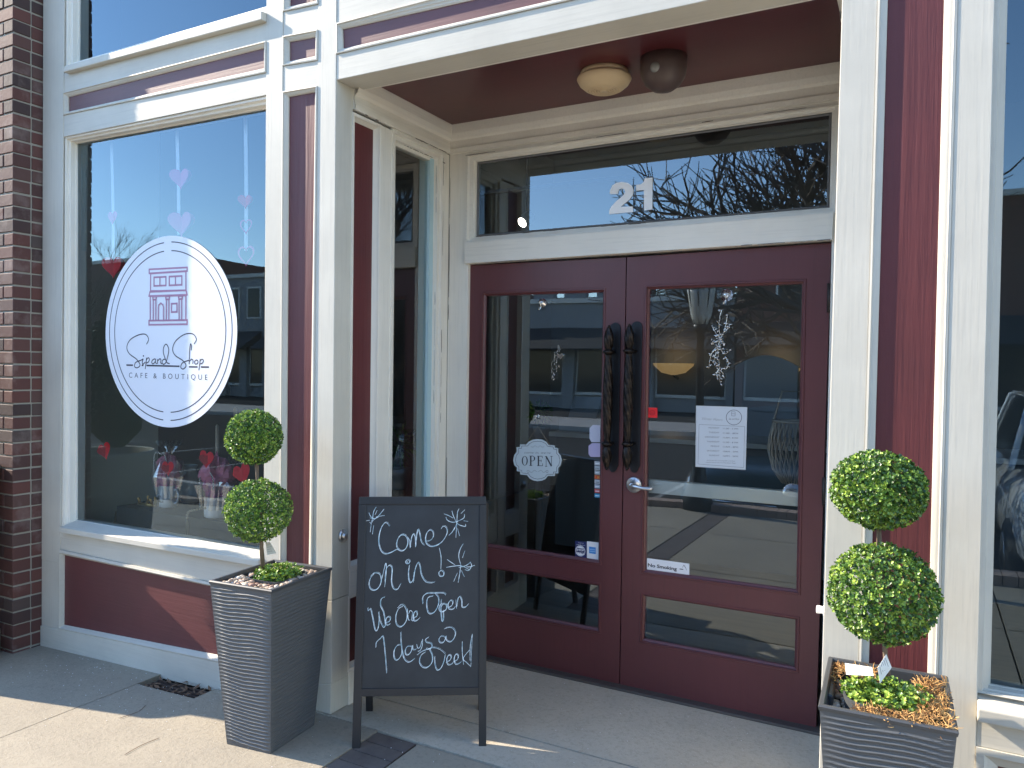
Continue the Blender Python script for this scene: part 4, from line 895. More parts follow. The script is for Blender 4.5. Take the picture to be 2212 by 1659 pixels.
# silver branch
m_silver = mat('cast_silver', (0.72, 0.70, 0.67), 0.16, 1.0)
t = thing('silver_branch', C6(800, 220, GD-.02), 'silver leafy branch ornament hanging on the right door glass', 'ornament')
rg = random.Random(21); st_m = MB(); lf = MB()
def sprig(pts, w_=.0022):
    P = smooth_path([C6(x, y, GD-.02) for x, y in pts], 5); st_m.tube(P, [w_*(1-.5*i/len(P)) for i in range(len(P))], m_silver, 6)
    for i in range(1, len(P), 2):
        for k in range(2):
            d = Vector((rg.uniform(-1, 1), rg.uniform(-.5, .2), rg.uniform(-1, .6))).normalized(); L_ = rg.uniform(.010, .017); c = P[i]+d*L_*.7
            n_ = d.orthogonal().normalized(); s_ = d.cross(n_); vs = []
            for q in range(8): a_ = 2*math.pi*q/8; vs.append(c+d*L_*.75*math.cos(a_)+s_*L_*.36*math.sin(a_)+n_*.003*math.sin(a_*2))
            vs += [c+n_*.003, c-n_*.002]; lf.add(vs, [(q, (q+1) % 8, 8) for q in range(8)]+[((q+1) % 8, q, 9) for q in range(8)], m_silver, True)
for pts in ([(815,215),(795,320),(800,430),(785,520),(800,640),(800,750)], [(795,430),(760,370),(745,345)], [(800,440),(840,350),(855,260)], [(815,400),(865,350),(870,320)], [(800,450),(750,450),(735,445)], [(795,460),(840,465)],
            [(790,480),(740,540),(720,650)], [(790,490),(765,560),(755,610)], [(790,470),(830,540),(870,520)], [(840,560),(865,600),(845,655)], [(800,640),(775,690),(780,715)], [(800,650),(828,690)]): sprig(pts)
st_m.build('stem', t); lf.build('leaves', t)
# silver heart on beads behind the left door
t = thing('silver_heart', C5(480, 420, GD-.014), 'small silver heart with a beaded tassel on the left door glass', 'ornament')
m = MB(); heart(m, C5(492, 418, GD-.012), .034, m_silver, .3, .2, .006); m.build('heart', t)
m = MB()
for k in range(60):
    f = k/60; x = 485-32*f+rg.uniform(-1, 1)*(4+26*f*(1-f)*3); y = 362+188*f; m.lathe([(.0006, -.003), (.0028, 0), (.0006, .003)], C5(x, y, GD-.02+rg.uniform(-.004, .004)), (0, 0, 1), m_silver, 6)
m.build('beads', t)
# hours notice
def flat_sheet(name, quad_, fn, y, mt, parent, t_=.001): m = MB(); m.prism([((p := fn(a, b, y)).x, p.z) for a, b in quad_], y-t_, y, mt); return m.build(name, parent)
NY = GD-.002
t = thing('hours_notice', C6(810, 1150, NY), 'white laminated Winter Hours notice taped inside the right door', 'notice')
flat_sheet('laminate', [(628,916),(1000,928),(988,1382),(624,1360)], C6, NY, mat('clear_laminate', (0.55, 0.58, 0.60), 0.15), t, .0006)
flat_sheet('sheet', [(638,922),(994,934),(982,1374),(632,1352)], C6, NY-.0006, mat('notice_paper', (0.52, 0.56, 0.60), 0.5), t, .0006)
m_gi = mat('grey_print', (0.10, 0.11, 0.13), 0.6); m = MB(); fy = NY-.0016
put_text(m, 'Winter Hours', C6(672, 1020, fy), C6(820, 1028, fy), .0125, Vector((0, 0, 1)), m_gi, shear=.4, off=-.02)
rows = ['MONDAY', 'TUESDAY', 'WEDNESDAY', 'THURSDAY', 'FRIDAY', 'SATURDAY', 'SUNDAY']; hrs = ['11:00 - 5 PM', '11:00 - 8PM', '11AM - 8 PM', '11:00 - 8 PM', '11AM - 8PM', '10AM - 5PM', '12PM - 5PM']
wd = [78, 76, 106, 90, 62, 90, 74]
for i, (a, b) in enumerate(zip(rows, hrs)):
    y = 1083+33.3*i; put_text(m, a, C6(797-wd[i], y-1, fy), C6(797, y+1, fy), .0068, Vector((0, 0, 1)), m_gi, sp=1.1); put_text(m, b, C6(824, y+4, fy), C6(932, y+8, fy), .0068, Vector((0, 0, 1)), m_gi)
put_text(m, 'thank you for choosing Sip and Shop', C6(705, 1316, fy), C6(912, 1322, fy), .0042, Vector((0, 0, 1)), m_gi, shear=.3); put_text(m, 'please check out our Facebook Page', C6(700, 1330, fy), C6(915, 1337, fy), .0042, Vector((0, 0, 1)), m_gi, shear=.3)
P = [C6(*p, fy) for p in ((650,1053),(980,1068),(974,1366),(642,1340))]; P.append(P[0])
for a, b in zip(P[:-1], P[1:]): m.ribbon([a, b], .0012, ny, m_gi)
P = [C6(903+56*math.cos(2*math.pi*i/32), 1002+54*math.sin(2*math.pi*i/32), fy) for i in range(33)]; m.ribbon(P, .0026, ny, m_gi)
put_text(m, 'Sip and Shop', C6(866, 1018, fy), C6(940, 1020, fy), .008, Vector((0, 0, 1)), m_gi, shear=.4)
for bx in ((886,960,912,962),(912,962,912,990),(886,960,886,990),(886,990,912,992),(886,975,912,976)): m.ribbon([C6(bx[0], bx[1], fy), C6(bx[2], bx[3], fy)], .0016, ny, m_gi)
m.build('printing', t, normals=False)
# stickers
def sticker(name, quad_, mt, lab, cat='sticker', grp=None, y=GD-.001, fn=None):
    m = MB(); m.prism([((p := onY(a, b, y)).x, p.z) for a, b in quad_], y-.0008, y, mt); o = m.build(name); return tag(o, lab, cat, grp)
def sticker_t(name, quad_, mt, lab, grp=None, y=GD-.001):
    c = onY(sum(a for a, b in quad_)/4, sum(b for a, b in quad_)/4, y); t = thing(name, c, lab, 'sticker', grp)
    m = MB(); m.prism([((p := onY(a, b, y)).x, p.z) for a, b in quad_], y-.0008, y, mt); m.build('backing', t); return t
fy = GD-.0024; up = Vector((0, 0, 1))
t = sticker_t('no_smoking_sticker', [(1397.5, 1229.5), (1489, 1242), (1489, 1217.5), (1397.8, 1205.5)], m_white, 'long white No Smoking sticker on the right door glass')
m = MB(); put_text(m, 'No Smoking', onY(1399.5, 1223.5, fy), onY(1462, 1232.5, fy), .0165, up, m_ink, off=.028)
m.ribbon([onY(1468, 1229, fy), onY(1476, 1230, fy)], .004, ny, m_ink); m.ribbon(smooth_path([onY(1474, 1226, fy), onY(1478, 1221, fy), onY(1481, 1226, fy), onY(1483, 1232, fy)], 4), .0012, ny, m_ink); m.ribbon([onY(1476, 1220, fy), onY(1483, 1230, fy)], .0012, ny, m_ink); m.build('lettering', t, normals=False)
t = sticker_t('alarm_sticker', [(1397.5, 902), (1420, 902.5), (1420, 881), (1397, 880)], mat('alarm_red', (0.70, 0.012, 0.015), 0.4), 'small square red alarm sticker beside the right pull handle')
m = MB(); c = onY(1408.5, 891.5, fy); m_dr = mat('deep_red_print', (0.30, 0.0, 0.01), 0.5)
for k in (.8, 1): m.ribbon([c+Vector((.0155*k*math.cos(q*math.pi/12), 0, .0125*k*math.sin(q*math.pi/12))) for q in range(25)], .0014, ny, m_dr)
for dz in (-.003, .003): m.ribbon([c+Vector((-.009, 0, dz)), c+Vector((.009, 0, dz))], .0016, ny, m_dr)
m.build('print', t, normals=False)
t = sticker_t('shop_small_sticker', [(1242, 1204), (1267, 1207.5), (1267.5, 1171), (1242.5, 1168)], mat('navy_print', (0.02, 0.03, 0.12), .4), 'navy SHOP SMALL sticker at the bottom of the left door glass')
m = MB(); c = onY(1253.5, 1190, fy); 
for k in (1.0,): m.ribbon([c+Vector((.0265*math.cos(q*math.pi/16), 0, .0265*math.sin(q*math.pi/16))) for q in range(33)], .0028, ny, m_white)
for sg in (1, -1):
    pts = [c+Vector((.024*math.cos(a_), 0, sg*.024*math.sin(a_))) for a_ in [math.pi*(.2+.6*i/10) for i in range(11)]]; m.add([p+ny*.0002 for p in pts], [list(range(11))], m_white)
put_text(m, 'SHOP', onY(1244.5, 1189, fy), onY(1262, 1191, fy), .0105, up, m_white, off=.03); put_text(m, 'SMALL', onY(1244, 1196, fy), onY(1263, 1198.5, fy), .0105, up, m_white, off=.03); put_text(m, 'Support', onY(1249, 1173, fy), onY(1261, 1174.2, fy), .004, up, m_white); put_text(m, 'Small Business', onY(1245, 1177, fy), onY(1264, 1179, fy), .004, up, m_white); m.build('print', t, normals=False)
t = sticker_t('card_sticker', [(1268, 1207.6), (1292.5, 1211), (1293, 1172), (1268, 1169)], m_white, 'white sticker with a blue square at the lower corner of the left door glass')
m = MB(); m.add([onY(a, b, fy+.0005) for a, b in ((1272.5, 1195), (1287, 1197), (1287, 1182.5), (1272.5, 1180.5))], [(0, 1, 2, 3)], mat('card_blue', (0.05, 0.25, 0.60), .4))
m.ribbon([onY(1274, 1186.5, fy), onY(1286, 1188, fy)], .003, ny, mat('pale_blue_print', (.4, .6, .85), .5)); m.ribbon([onY(1274, 1190.5, fy), onY(1286, 1192, fy)], .003, ny, m.mats[-1]); m.build('print', t, normals=False)
def octo(x0, x1, y0, y1, k=.22): w_, h_ = (x1-x0)*k*1.4, (y1-y0)*k*.9; return [(x0+w_, y0), (x1, y0+h_*.1), (x1, y1), (x0+w_*.6, y1), (x0, y1-h_), (x0, y0+h_)]
m_lil = mat('lilac_sticker', (0.50, 0.42, 0.58), .5); m_lil2 = mat('pale_lilac_sticker', (0.55, 0.53, 0.60), .5)
o_ = sticker('round_sticker', octo(1273.5, 1296.5, 918, 955), m_lil2, 'pale lilac sticker beside the left pull handle, the upper of two')
o_ = sticker('round_sticker', octo(1271.5, 1296.5, 957, 987), m_lil, 'lilac sticker beside the left pull handle, the lower of two')
cols = [((.55, .55, .55), ''), ((.45, .48, .50), 'Pay'), ((.42, .45, .46), ''), ((.55, .14, .05), ''), ((.50, .52, .55), 'VISA'), ((.40, .44, .50), ''), ((.50, .10, .10), ''), ((.06, .30, .48), '')]
pc = thing('payment_stickers', onY(1290, 1040, GD-.001), 'column of small payment card stickers at the right edge of the left door glass', 'sticker strip')
for k, (cl, tx) in enumerate(cols):
    v0 = 996+k*9.95; m = MB(); y = GD-.001
    m.prism([((p := onY(a, b, y)).x, p.z) for a, b in ((1284.5, v0+8.5), (1296, v0+9.5), (1296, v0+1.2), (1284.5, v0))], y-.0008, y, mat('card_logo_%d' % k, cl, .4))
    if tx: put_text(m, tx, onY(1286, v0+6.5, fy), onY(1294.5, v0+7.3, fy), .0048, up, m_ink, off=.02)
    elif k == 3:
        for dx in (1288.5, 1292): m.lathe([(.0045, 0), (.0045, .0002)], onY(dx, v0+5, fy), ny, mat('disc_%d' % int(dx), (.7, .05, .03) if dx < 1290 else (.75, .35, .05), .4), 12)
    else: m.ribbon([onY(1286, v0+5, fy), onY(1294.5, v0+5.5, fy)], .0035, ny, m_num)
    m.build('card_mark', pc)

# ---------------------------------------------------------------- lamps under the soffit, knobs
m_ivory = mat('aged_ivory_plastic', (0.66, 0.50, 0.30), 0.45); m_dk = mat('dark_bronze_plastic', (0.085, 0.055, 0.048), 0.4)
c = onZ(1305, 172, 2.815); t = thing('ceiling_lamp', (c.x, c.y, ZS), 'round ivory dome lamp under the burgundy soffit', 'lamp')
m = MB(); m.lathe([(.108, 0), (.110, .016), (.106, .022)], (c.x, c.y, ZS), (0, 0, -1), m_ivory, 40); m.build('base', t)
m = MB(); pr = [(.100, .022), (.121, .026), (.124, .034), (.112, .056), (.088, .076), (.072, .084)]
for k in range(5): r_ = .070-.012*k; pr += [(r_, .0850), (r_-.001, .0815), (r_-.003, .0815), (r_-.004, .0860+.0006*k)]
pr += [(.006, .088)]; m.lathe(pr, (c.x, c.y, ZS), (0, 0, -1), m_ivory, 48, True); m.build('dome', t)
c = onZ(1433, 150, 2.80); t = thing('emergency_light', (c.x, c.y, ZS), 'dark bronze dome light beside the ivory lamp under the soffit', 'lamp')
m = MB(); m.lathe([(.100, 0), (.100, .050), (.094, .085), (.075, .115), (.045, .137), (.005, .145)], (c.x, c.y, ZS), (0, 0, -1), m_dk, 40); m.build('housing', t)
m = MB(); q = Vector((c.x-.008, c.y-.090, ZS-.070)); m.lathe([(.022, -.012), (.024, 0), (.018, .010), (.006, .016)], q, (-.10, -.95, -.30), mat('frosted_lens', (0.22, 0.22, 0.20), 0.12, spec=.8), 20); m.build('lens', t)
k = onX(740, 1157, XL); m = MB(); m.lathe([(.030, 0), (.030, .006), (.022, .012), (.014, .014), (.014, .022), (.010, .024)], (XL, k.y, k.z), (1, 0, 0), m_steel, 24); tag(m.build('door_bell'), 'small round chrome bell push on the post beside the entrance', 'bell push')
k = onX(1772, 1318, XR); m = MB(); kk = onY(1778, 1318, .05); m.lathe([(.020, 0), (.020, .010), (.012, .014), (.014, .030), (.012, .034)], (XR, .05, kk.z), (-1, 0, 0), m_white, 20); tag(m.build('door_stop'), 'small white round knob on the right side of the entrance', 'knob')

# ---------------------------------------------------------------- A-board
bs = thing('chalkboard_sign', (-1.95, .15, -.118), 'black A-frame chalkboard with handwritten Come on in message by the door', 'sandwich board')
g0_ = gz(0); fl, fr = onZ(768.5, 1615, g0_), onZ(1042, 1612, g0_); bl_, br_ = onZ(800, 1525, g0_), onZ(1051, 1526, g0_)
tdir = (fr-fl).normalized(); nb_ = Vector((-tdir.y, tdir.x, 0)); th = math.atan(0.17/1.12); pn = (nb_*-math.cos(th)+Vector((0, 0, 1))*math.sin(th)).normalized()   # faces the street
pu = (nb_*math.sin(th)+Vector((0, 0, 1))*math.cos(th)).normalized()
B = lambda u, v: onP(u, v, fl, pn)
ZB = lambda x, y: B(713.2+.3472*x, 1083+.3472*y)
m_bf = mat('black_lacquered_frame', (0.018, 0.018, 0.020), 0.42); m_bd = mat('chalkboard_face', (0.020, 0.022, 0.026), 0.55); nz_ = noise_tex(m_bd, 4, 5); setb(m_bd, Base_Color=ramp(m_bd, nz_.outputs[0], [(.35, (.017, .019, .022)), (.7, (.032, .035, .040))]).outputs[0])
def pl_(name, pts, off, t_, mt, bev=.0015): m = MB(); m.plate([B(*p)+pn*off for p in pts], -pn, t_, mt); return m.build(name, bs, bev)
pl_('leg', [(760, 1617), (777.5, 1617), (791, 1090), (775, 1090)], 0, .022, m_bf); pl_('leg', [(1034, 1613), (1050.5, 1613), (1051, 1090), (1036, 1090)], 0, .022, m_bf)
pl_('top_rail', [(775.2, 1089.7), (1051, 1089.7), (1049.8, 1072.4), (775.5, 1073.2)], .0003, .022, m_bf)
pl_('bottom_rail', [(778.5, 1505), (1034, 1501.5), (1034.2, 1485), (779, 1488)], -.0004, .02, m_bf)
pl_('board', [(778, 1489), (1035, 1486), (1037, 1088), (790, 1088)], -.006, .006, m_bd, 0)
# rear panel mirrored about the ridge
rt = onP(790, 1082, fl, pn); dz = rt.z-g0_
bt = tdir*0; rn = (nb_*math.cos(th)+Vector((0, 0, 1))*math.sin(th)).normalized()
def rear(u0, u1, w0, w1, name, mt, off=0.0):       # u along width 0..1, w up 0..1
    W_ = (fr-fl).length; back = (bl_-fl).dot(nb_); ru = (-nb_*math.sin(th)+Vector((0, 0, 1))*math.cos(th)).normalized(); o = fl+nb_*(2*math.tan(th)*dz+.03); Ln = dz/math.cos(th)
    m = MB(); m.plate([o+tdir*W_*a+ru*Ln*b+rn*off for a, b in ((u0, w0), (u1, w0), (u1, w1), (u0, w1))], rn, .02, mt); return m.build(name, bs, .0015)
rear(-.01, .05, 0, .99, 'leg', m_bf); rear(.97, 1.03, 0, .99, 'leg', m_bf); rear(.05, .97, .22, .26, 'bottom_rail', m_bf); rear(.05, .97, .26, .96, 'board', m_bd, .004); rear(.05, .97, .96, .99, 'top_rail', m_bf)
m_chalk = mat('liquid_chalk', (0.62, 0.80, 0.88), 0.7); nz_ = noise_tex(m_chalk, 70, 5)
setb(m_chalk, Base_Color=ramp(m_chalk, nz_.outputs[0], [(.35, (.30, .48, .56)), (.6, (.80, .88, .92))]).outputs[0])
words = [
 [(368,155),(352,135),(335,138),(315,170),(302,220),(303,270),(318,312),(345,328),(380,318),(410,302),(428,300)],
 [(468,213),(440,212),(418,240),(412,275),(425,303),(452,308),(475,285),(482,248),(470,218),(448,206),(425,222)],
 [(480,222),(493,245),(497,292)],[(497,290),(502,240),(515,205),(528,225),(530,285)],[(530,285),(536,220),(545,176),(556,200),(566,250),(585,275)],
 [(590,248),(620,245),(640,222),(638,190),(618,180),(600,200),(592,235),(602,268),(635,282),(680,265),(712,230),(728,190),(718,160),(700,158),(690,172)],
 [(272,452),(250,478),(240,515),(252,548),(282,553),(308,525),(316,485),(304,452),(272,448),(250,468)],[(322,480),(345,385),(348,440),(338,535)],[(340,500),(345,430),(366,400),(384,420),(380,500),(394,545),(418,548),(437,515)],
 [(492,398),(486,440),(488,485),(498,508),(515,488),(522,440)],[(482,364),(469,374),(474,388),(490,386),(494,370),(480,364)],[(483,372),(478,382)],[(524,440),(516,506)],[(517,500),(526,430),(545,383),(558,405),(566,455),(590,498),(620,508),(648,505)],
 [(679,290),(690,350),(688,424)],[(688,432),(675,445),(682,466),(702,466),(706,445),(692,432),(684,436)],
 [(232,665),(236,682),(250,672),(262,720),(278,800),(294,798),(303,740),(300,690)],[(300,690),(308,740),(330,785),(342,765),(330,690),(312,650),(316,610),(338,598)],[(345,757),(368,748),(372,725),(355,722),(344,745),(352,772),(372,765)],
 [(452,655),(425,670),(407,715),(412,768),(440,782),(470,750),(478,700),(462,655),(440,645),(418,665)],[(480,668),(486,735),(498,738)],[(488,700),(498,680),(512,690)],[(512,690),(508,740),(520,742)],[(518,728),(538,715),(538,690),(524,690),(516,715),(522,745),(540,742),(556,726)],
 [(576,640),(575,600),(600,575),(650,572),(705,572),(718,585)],[(640,590),(605,605),(600,660),(615,700),(648,690),(672,645),(672,600),(650,572)],[(690,612),(688,680),(695,745),(704,735),(703,680)],[(690,660),(704,640),(722,648),(720,675),(692,690),(676,670),(690,640),(730,645)],
 [(732,665),(756,650),(762,625),(746,620),(732,645),(740,672),(765,672),(778,655)],[(782,612),(786,668)],[(786,660),(794,610),(806,595),(818,620),(820,658),(840,660),(860,640)],
 [(283,912),(286,880),(310,856),(327,843),(336,900),(344,990),(350,1072)],
 [(438,816),(440,880),(448,940),(462,985),(490,1003),(525,980)],[(442,895),(415,900),(396,935),(398,978),(415,990),(438,965),(447,925)],
 [(505,905),(480,905),(466,930),(470,955),(488,955),(505,930),(510,900),(516,925),(535,922)],[(538,890),(545,915),(560,905),(570,868)],[(575,858),(572,900),(560,928),(545,935)],[(612,848),(592,862),(600,880),(625,885),(632,905),(612,922),(595,915)],[(540,958),(570,935),(610,920),(640,905)],
 [(716,848),(692,840),(676,860),(682,880),(702,880),(716,858),(718,842),(724,866),(748,876),(772,850),(778,815),(760,790),(735,786),(710,795)],
 [(592,940),(565,960),(554,1000),(572,1032),(602,1036),(632,1005),(634,960),(620,925),(640,912),(680,922),(715,950)],[(648,968),(652,1020),(665,1052),(688,1040),(706,1000),(715,955)],
 [(720,1005),(745,990),(752,968),(738,958),(724,985),(732,1018),(755,1015),(768,998)],[(770,1000),(792,985),(795,960),(780,955),(770,985),(780,1015),(800,1012),(815,1000)],[(822,872),(822,940),(830,1018)],[(868,925),(828,978),(850,1005),(874,1028)],[(884,828),(872,900),(870,992)],[(877,1004),(874,1032)],
 [(885,826),(876,1000)],
 [(240,70),(252,95),(272,108)],[(286,34),(268,70),(262,130)],[(335,48),(300,90),(262,122)],[(248,103),(272,108),(300,98)],[(285,96),(338,88)],[(206,130),(216,127)],[(222,122),(245,118)],[(270,150),(262,205)],[(258,115),(248,192)],[(292,56),(279,82)],[(245,128),(252,138)],
 [(708,78),(735,88),(764,104)],[(757,58),(766,90),(780,120)],[(802,46),(792,70),(788,130),(782,228)],[(838,52),(814,76)],[(836,80),(830,105),(790,125)],[(720,98),(730,118),(760,130),(795,126)],[(858,125),(830,121)],[(778,120),(800,145),(840,156),(842,142)],[(775,162),(760,190),(738,212)],[(792,168),(805,216)],[(790,130),(770,180)],
 [(728,362),(745,375),(776,395)],[(828,264),(808,300),(800,345),(814,400)],[(838,308),(823,352)],[(875,378),(845,400),(800,412)],[(722,412),(760,405),(815,402),(870,428)],[(900,398),(870,408),(845,408)],[(812,400),(806,450),(796,506)],[(816,430),(835,470)],[(792,445),(768,500)],[(870,378),(880,400),(862,430),(838,425)]]
m = MB()
for k, s_ in enumerate(words):
    P = smooth_path([ZB(*p) for p in s_], 6); m.ribbon(P, .0027 if len(s_) > 3 else .0026, pn, m_chalk, -.0052+.00002*(k % 12), True)
    if len(s_) > 4: m.ribbon([p+pu*.0035+tdir*.0025 for p in P], .0012, pn, m_chalk, -.0050+.00002*(k % 12), True)
m.build('chalk_lettering', bs, normals=False)

# ---------------------------------------------------------------- planters and topiaries
def leafmat(name, c1_, c2_, c3_):
    m = mat(name, c1_, 0.38, spec=0.6); at = N(m, 'ShaderNodeAttribute'); at.attribute_name = 'tone'
    r_ = ramp(m, at.outputs['Fac'], [(0.0, c1_), (0.5, c2_), (1.0, c3_)]); setb(m, Base_Color=r_.outputs[0])
    b = m.node_tree.nodes['Principled BSDF']; tr = N(m, 'ShaderNodeBsdfTranslucent'); mx = N(m, 'ShaderNodeMixShader'); mx.inputs[0].default_value = .22
    m.node_tree.links.new(r_.outputs[0], tr.inputs[0]); o = [n for n in m.node_tree.nodes if n.type == 'OUTPUT_MATERIAL'][0]
    m.node_tree.links.new(b.outputs[0], mx.inputs[1]); m.node_tree.links.new(tr.outputs[0], mx.inputs[2]); m.node_tree.links.new(mx.outputs[0], o.inputs[0]); return m
m_leafg = leafmat('boxwood_leaf', (0.018, 0.060, 0.018), (0.115, 0.235, 0.032), (0.44, 0.58, 0.09))
def add_leaf(mb, tones, p, d, n_, L_, tone):
    s_ = d.cross(n_).normalized(); w_ = L_*.36
    vs = [p, p+d*L_*.35+s_*w_*.75+n_*L_*.06, p+d*L_*.75+s_*w_*.9+n_*L_*.02, p+d*L_-n_*L_*.05, p+d*L_*.75-s_*w_*.9+n_*L_*.02, p+d*L_*.35-s_*w_*.75+n_*L_*.06, p+d*L_*.4-n_*L_*.02, p+d*L_*.78-n_*L_*.05]
    mb.add(vs, [(0, 1, 6), (0, 6, 5), (1, 2, 7, 6), (5, 6, 7, 4), (2, 3, 7), (3, 4, 7)], m_leafg, False); tones += [tone]*6
m_leafdk = leafmat('yew_leaf', (0.010, 0.022, 0.010), (0.022, 0.045, 0.018), (0.05, 0.08, 0.03))
def leaf_ball(name, parent, c, r, seed, flat=1.0, n_s=1150, Lf=.0125, lm=None):
    rg = random.Random(seed); mb = MB(); tones = []; c = Vector(c)
    for k in range(n_s):
        z = 1-2*(k+.5)/n_s; q = k*2.399963+rg.uniform(-.08, .08); s_ = math.sqrt(max(0, 1-z*z)); d = Vector((s_*math.cos(q), s_*math.sin(q), z))
        lump = 1+.03*noise.noise(d*3.1+Vector((seed, 0, 0)))+.035*noise.noise(d*8)
        rad = r*lump*rg.uniform(.83, .99); up_ = (d+Vector((rg.uniform(-.5, .5), rg.uniform(-.5, .5), rg.uniform(-.3, .6)))).normalized()
        p = c+Vector((d.x, d.y, d.z*flat))*rad; a_ = up_.orthogonal().normalized(); b_ = up_.cross(a_); base = rg.uniform(0, 1)**1.3*.8; nl = rg.choice((4, 5, 6))
        for j in range(nl):
            an = 2*math.pi*j/nl+rg.uniform(-.4, .4); el = rg.uniform(.35, 1.0); dd = (up_*el+(a_*math.cos(an)+b_*math.sin(an))*(1.1-el*.6)).normalized()
            n_ = (up_-dd*up_.dot(dd)).normalized(); add_leaf(mb, tones, p+dd*.002, dd, n_, Lf*rg.uniform(.75, 1.25), min(1, max(0, base+rg.uniform(-.2, .35))))
        q2 = p-up_*.02      # short dark stem
    if lm: mb.mats = [lm]
    o = mb.build(name, parent, normals=False); at = o.data.attributes.new('tone', 'FLOAT', 'FACE'); at.data.foreach_set('value', tones)
    return o
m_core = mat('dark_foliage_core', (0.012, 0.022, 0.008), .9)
m_twig = mat('wired_twig', (0.16, 0.11, 0.075), 0.8)
m_ribp = mat('grey_ribbed_plastic', (0.085, 0.090, 0.094), 0.48); m_rim = mat('grey_plastic_rim', (0.06, 0.062, 0.064), 0.4)
PW, PD, BW, BD, PH = .325, .395, .235, .285, .70
def planter_body():
    mb = MB(); rows, cols = 300, 14; rc = .012
    corners = [(-1, -1), (1, -1), (1, 1), (-1, 1)]; per = []
    def ringpt(a, hw, hd):      # a in 0..4 around, rounded corners
        i = int(a) % 4; f = a-int(a); p, q = corners[i], corners[(i+1) % 4]; x = (p[0]+(q[0]-p[0])*f)*hw; y = (p[1]+(q[1]-p[1])*f)*hd; return x, y
    n = cols*4; vs = []; nz = []
    for j in range(rows+1):
        t = j/rows; hw, hd = (BW+(PW-BW)*t)/2, (BD+(PD-BD)*t)/2; z = PH*t
        for k in range(n):
            f = (k % cols)/cols; f2 = f*f*(3-2*f)*.5+f*.5; a = k//cols+f; x, y = ringpt(a, hw, hd); side = k//cols
            nx_, ny_ = ((0, -1), (1, 0), (0, 1), (-1, 0))[side]
            edge = min(f, 1-f); am = min(1, edge*9)
            s_ = (f-.5); ph = z*2*math.pi/.0158+2.3*noise.noise(Vector((s_*2.4+side*7, z*9, 1)))+1.5*math.sin(s_*5+side*2+z*6)+.9*noise.noise(Vector((s_*6, z*30, side)))
            d_ = .0030*max(-.2, math.sin(ph))**1*am if .02 < t < .975 else 0
            cr_ = 0 if edge > 0 else -.003
            vs.append((x+nx_*d_+(cr_ if 0 else 0), y+ny_*d_, z))
    mb.add(vs, [(j*n+k, j*n+(k+1) % n, (j+1)*n+(k+1) % n, (j+1)*n+k) for j in range(rows) for k in range(n)]+[list(range(n-1, -1, -1))], m_ribp, False)
    return mb
pb = planter_body()
def rim_mb():
    mb = MB(); a = PW/2+.002; b = PD/2+.002
    o_ = lambda k, z: [(-a+k, -b+k, z), (a-k, -b+k, z), (a-k, b-k, z), (-a+k, b-k, z)]
    L_ = [o_(0, PH-.004), o_(-.002, PH+.006), o_(0.002, PH+.010), o_(.011, PH+.010), o_(.014, PH+.004), o_(.018, PH-.10)]
    vs = [p for l in L_ for p in l]; mb.add(vs, [(j*4+i, j*4+(i+1) % 4, (j+1)*4+(i+1) % 4, (j+1)*4+i) for j in range(len(L_)-1) for i in range(4)], m_rim); return mb
rimm = rim_mb()
def planter(loc, rot, lab):
    t = thing('planter', (0, 0, 0), lab, 'planter', 'tall ribbed grey planters')
    return t
t1 = planter(0, 0, 'tall ribbed grey planter with pebbles in front of the left window'); po1 = pb.build('pot', t1); ro1 = rimm.build('rim', t1)
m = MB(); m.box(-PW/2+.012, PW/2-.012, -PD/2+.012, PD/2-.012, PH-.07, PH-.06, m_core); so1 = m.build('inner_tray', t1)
LOCL, LOCR = Vector((-2.475, -.27, gz(-2.36)-.006)), Vector((-.07, -.275, -.118))
t1.location = LOCL; t1.rotation_euler = (0, 0, R(5))
t2 = t1.copy(); S.collection.objects.link(t2); t2.location = LOCR; t2.rotation_euler = (0, 0, R(2)); t2['label'] = 'tall ribbed grey planter with orange moss beside the right pilaster'
for ch in (po1, ro1, so1): c_ = ch.copy(); S.collection.objects.link(c_); c_.parent = t2
for sgn in (-1,):      # lug inside the right planter
    m = MB(); m.box(-PW/2+.010, -PW/2+.026, -.06, .05, PH-.05, PH-.012, m_rim); c_ = m.build('lug'); c_.parent = t2; c_.modifiers.new('b', 'BEVEL').width = .004
m_peb = mat('river_pebble', (0.45, 0.34, 0.25), .6); at = N(m_peb, 'ShaderNodeAttribute'); at.attribute_name = 'tone'; setb(m_peb, Base_Color=ramp(m_peb, at.outputs['Fac'], [(0, (.30, .17, .12)), (.4, (.42, .32, .24)), (.7, (.55, .45, .34)), (1, (.62, .58, .52))]).outputs[0])
def W(loc, rot, p): return Matrix.Translation(loc) @ Matrix.Rotation(rot, 4, 'Z') @ Vector(p)
_ico = bmesh.new(); bmesh.ops.create_icosphere(_ico, subdivisions=2, radius=1); ICV = [v.co.copy() for v in _ico.verts]; ICF = [[v.index for v in f.verts] for f in _ico.faces]; _ico.free()
def pebbles(loc, rot, n, z, lab, seed, region):
    rg = random.Random(seed); mb = MB(); tones = []
    for k in range(n):
        while True:
            x, y = rg.uniform(-PW/2+.024, PW/2-.024), rg.uniform(-PD/2+.024, PD/2-.024)
            if region(x, y): break
        c = W(loc, rot, (x, y, z+rg.uniform(-.012, .004))); s_ = rg.uniform(.006, .013); ax = Matrix.Rotation(rg.uniform(0, 6), 3, 'Z')
        mb.add([c+ax @ Vector((v.x*s_*1.25, v.y*s_*.9, v.z*s_*.75)) for v in ICV], ICF, m_peb, True); tones += [rg.random()]*len(ICF)
    o = mb.build('pebbles', normals=False); at = o.data.attributes.new('tone', 'FLOAT', 'FACE'); at.data.foreach_set('value', tones); kind(tag(o, lab, 'pebbles'), 'stuff')
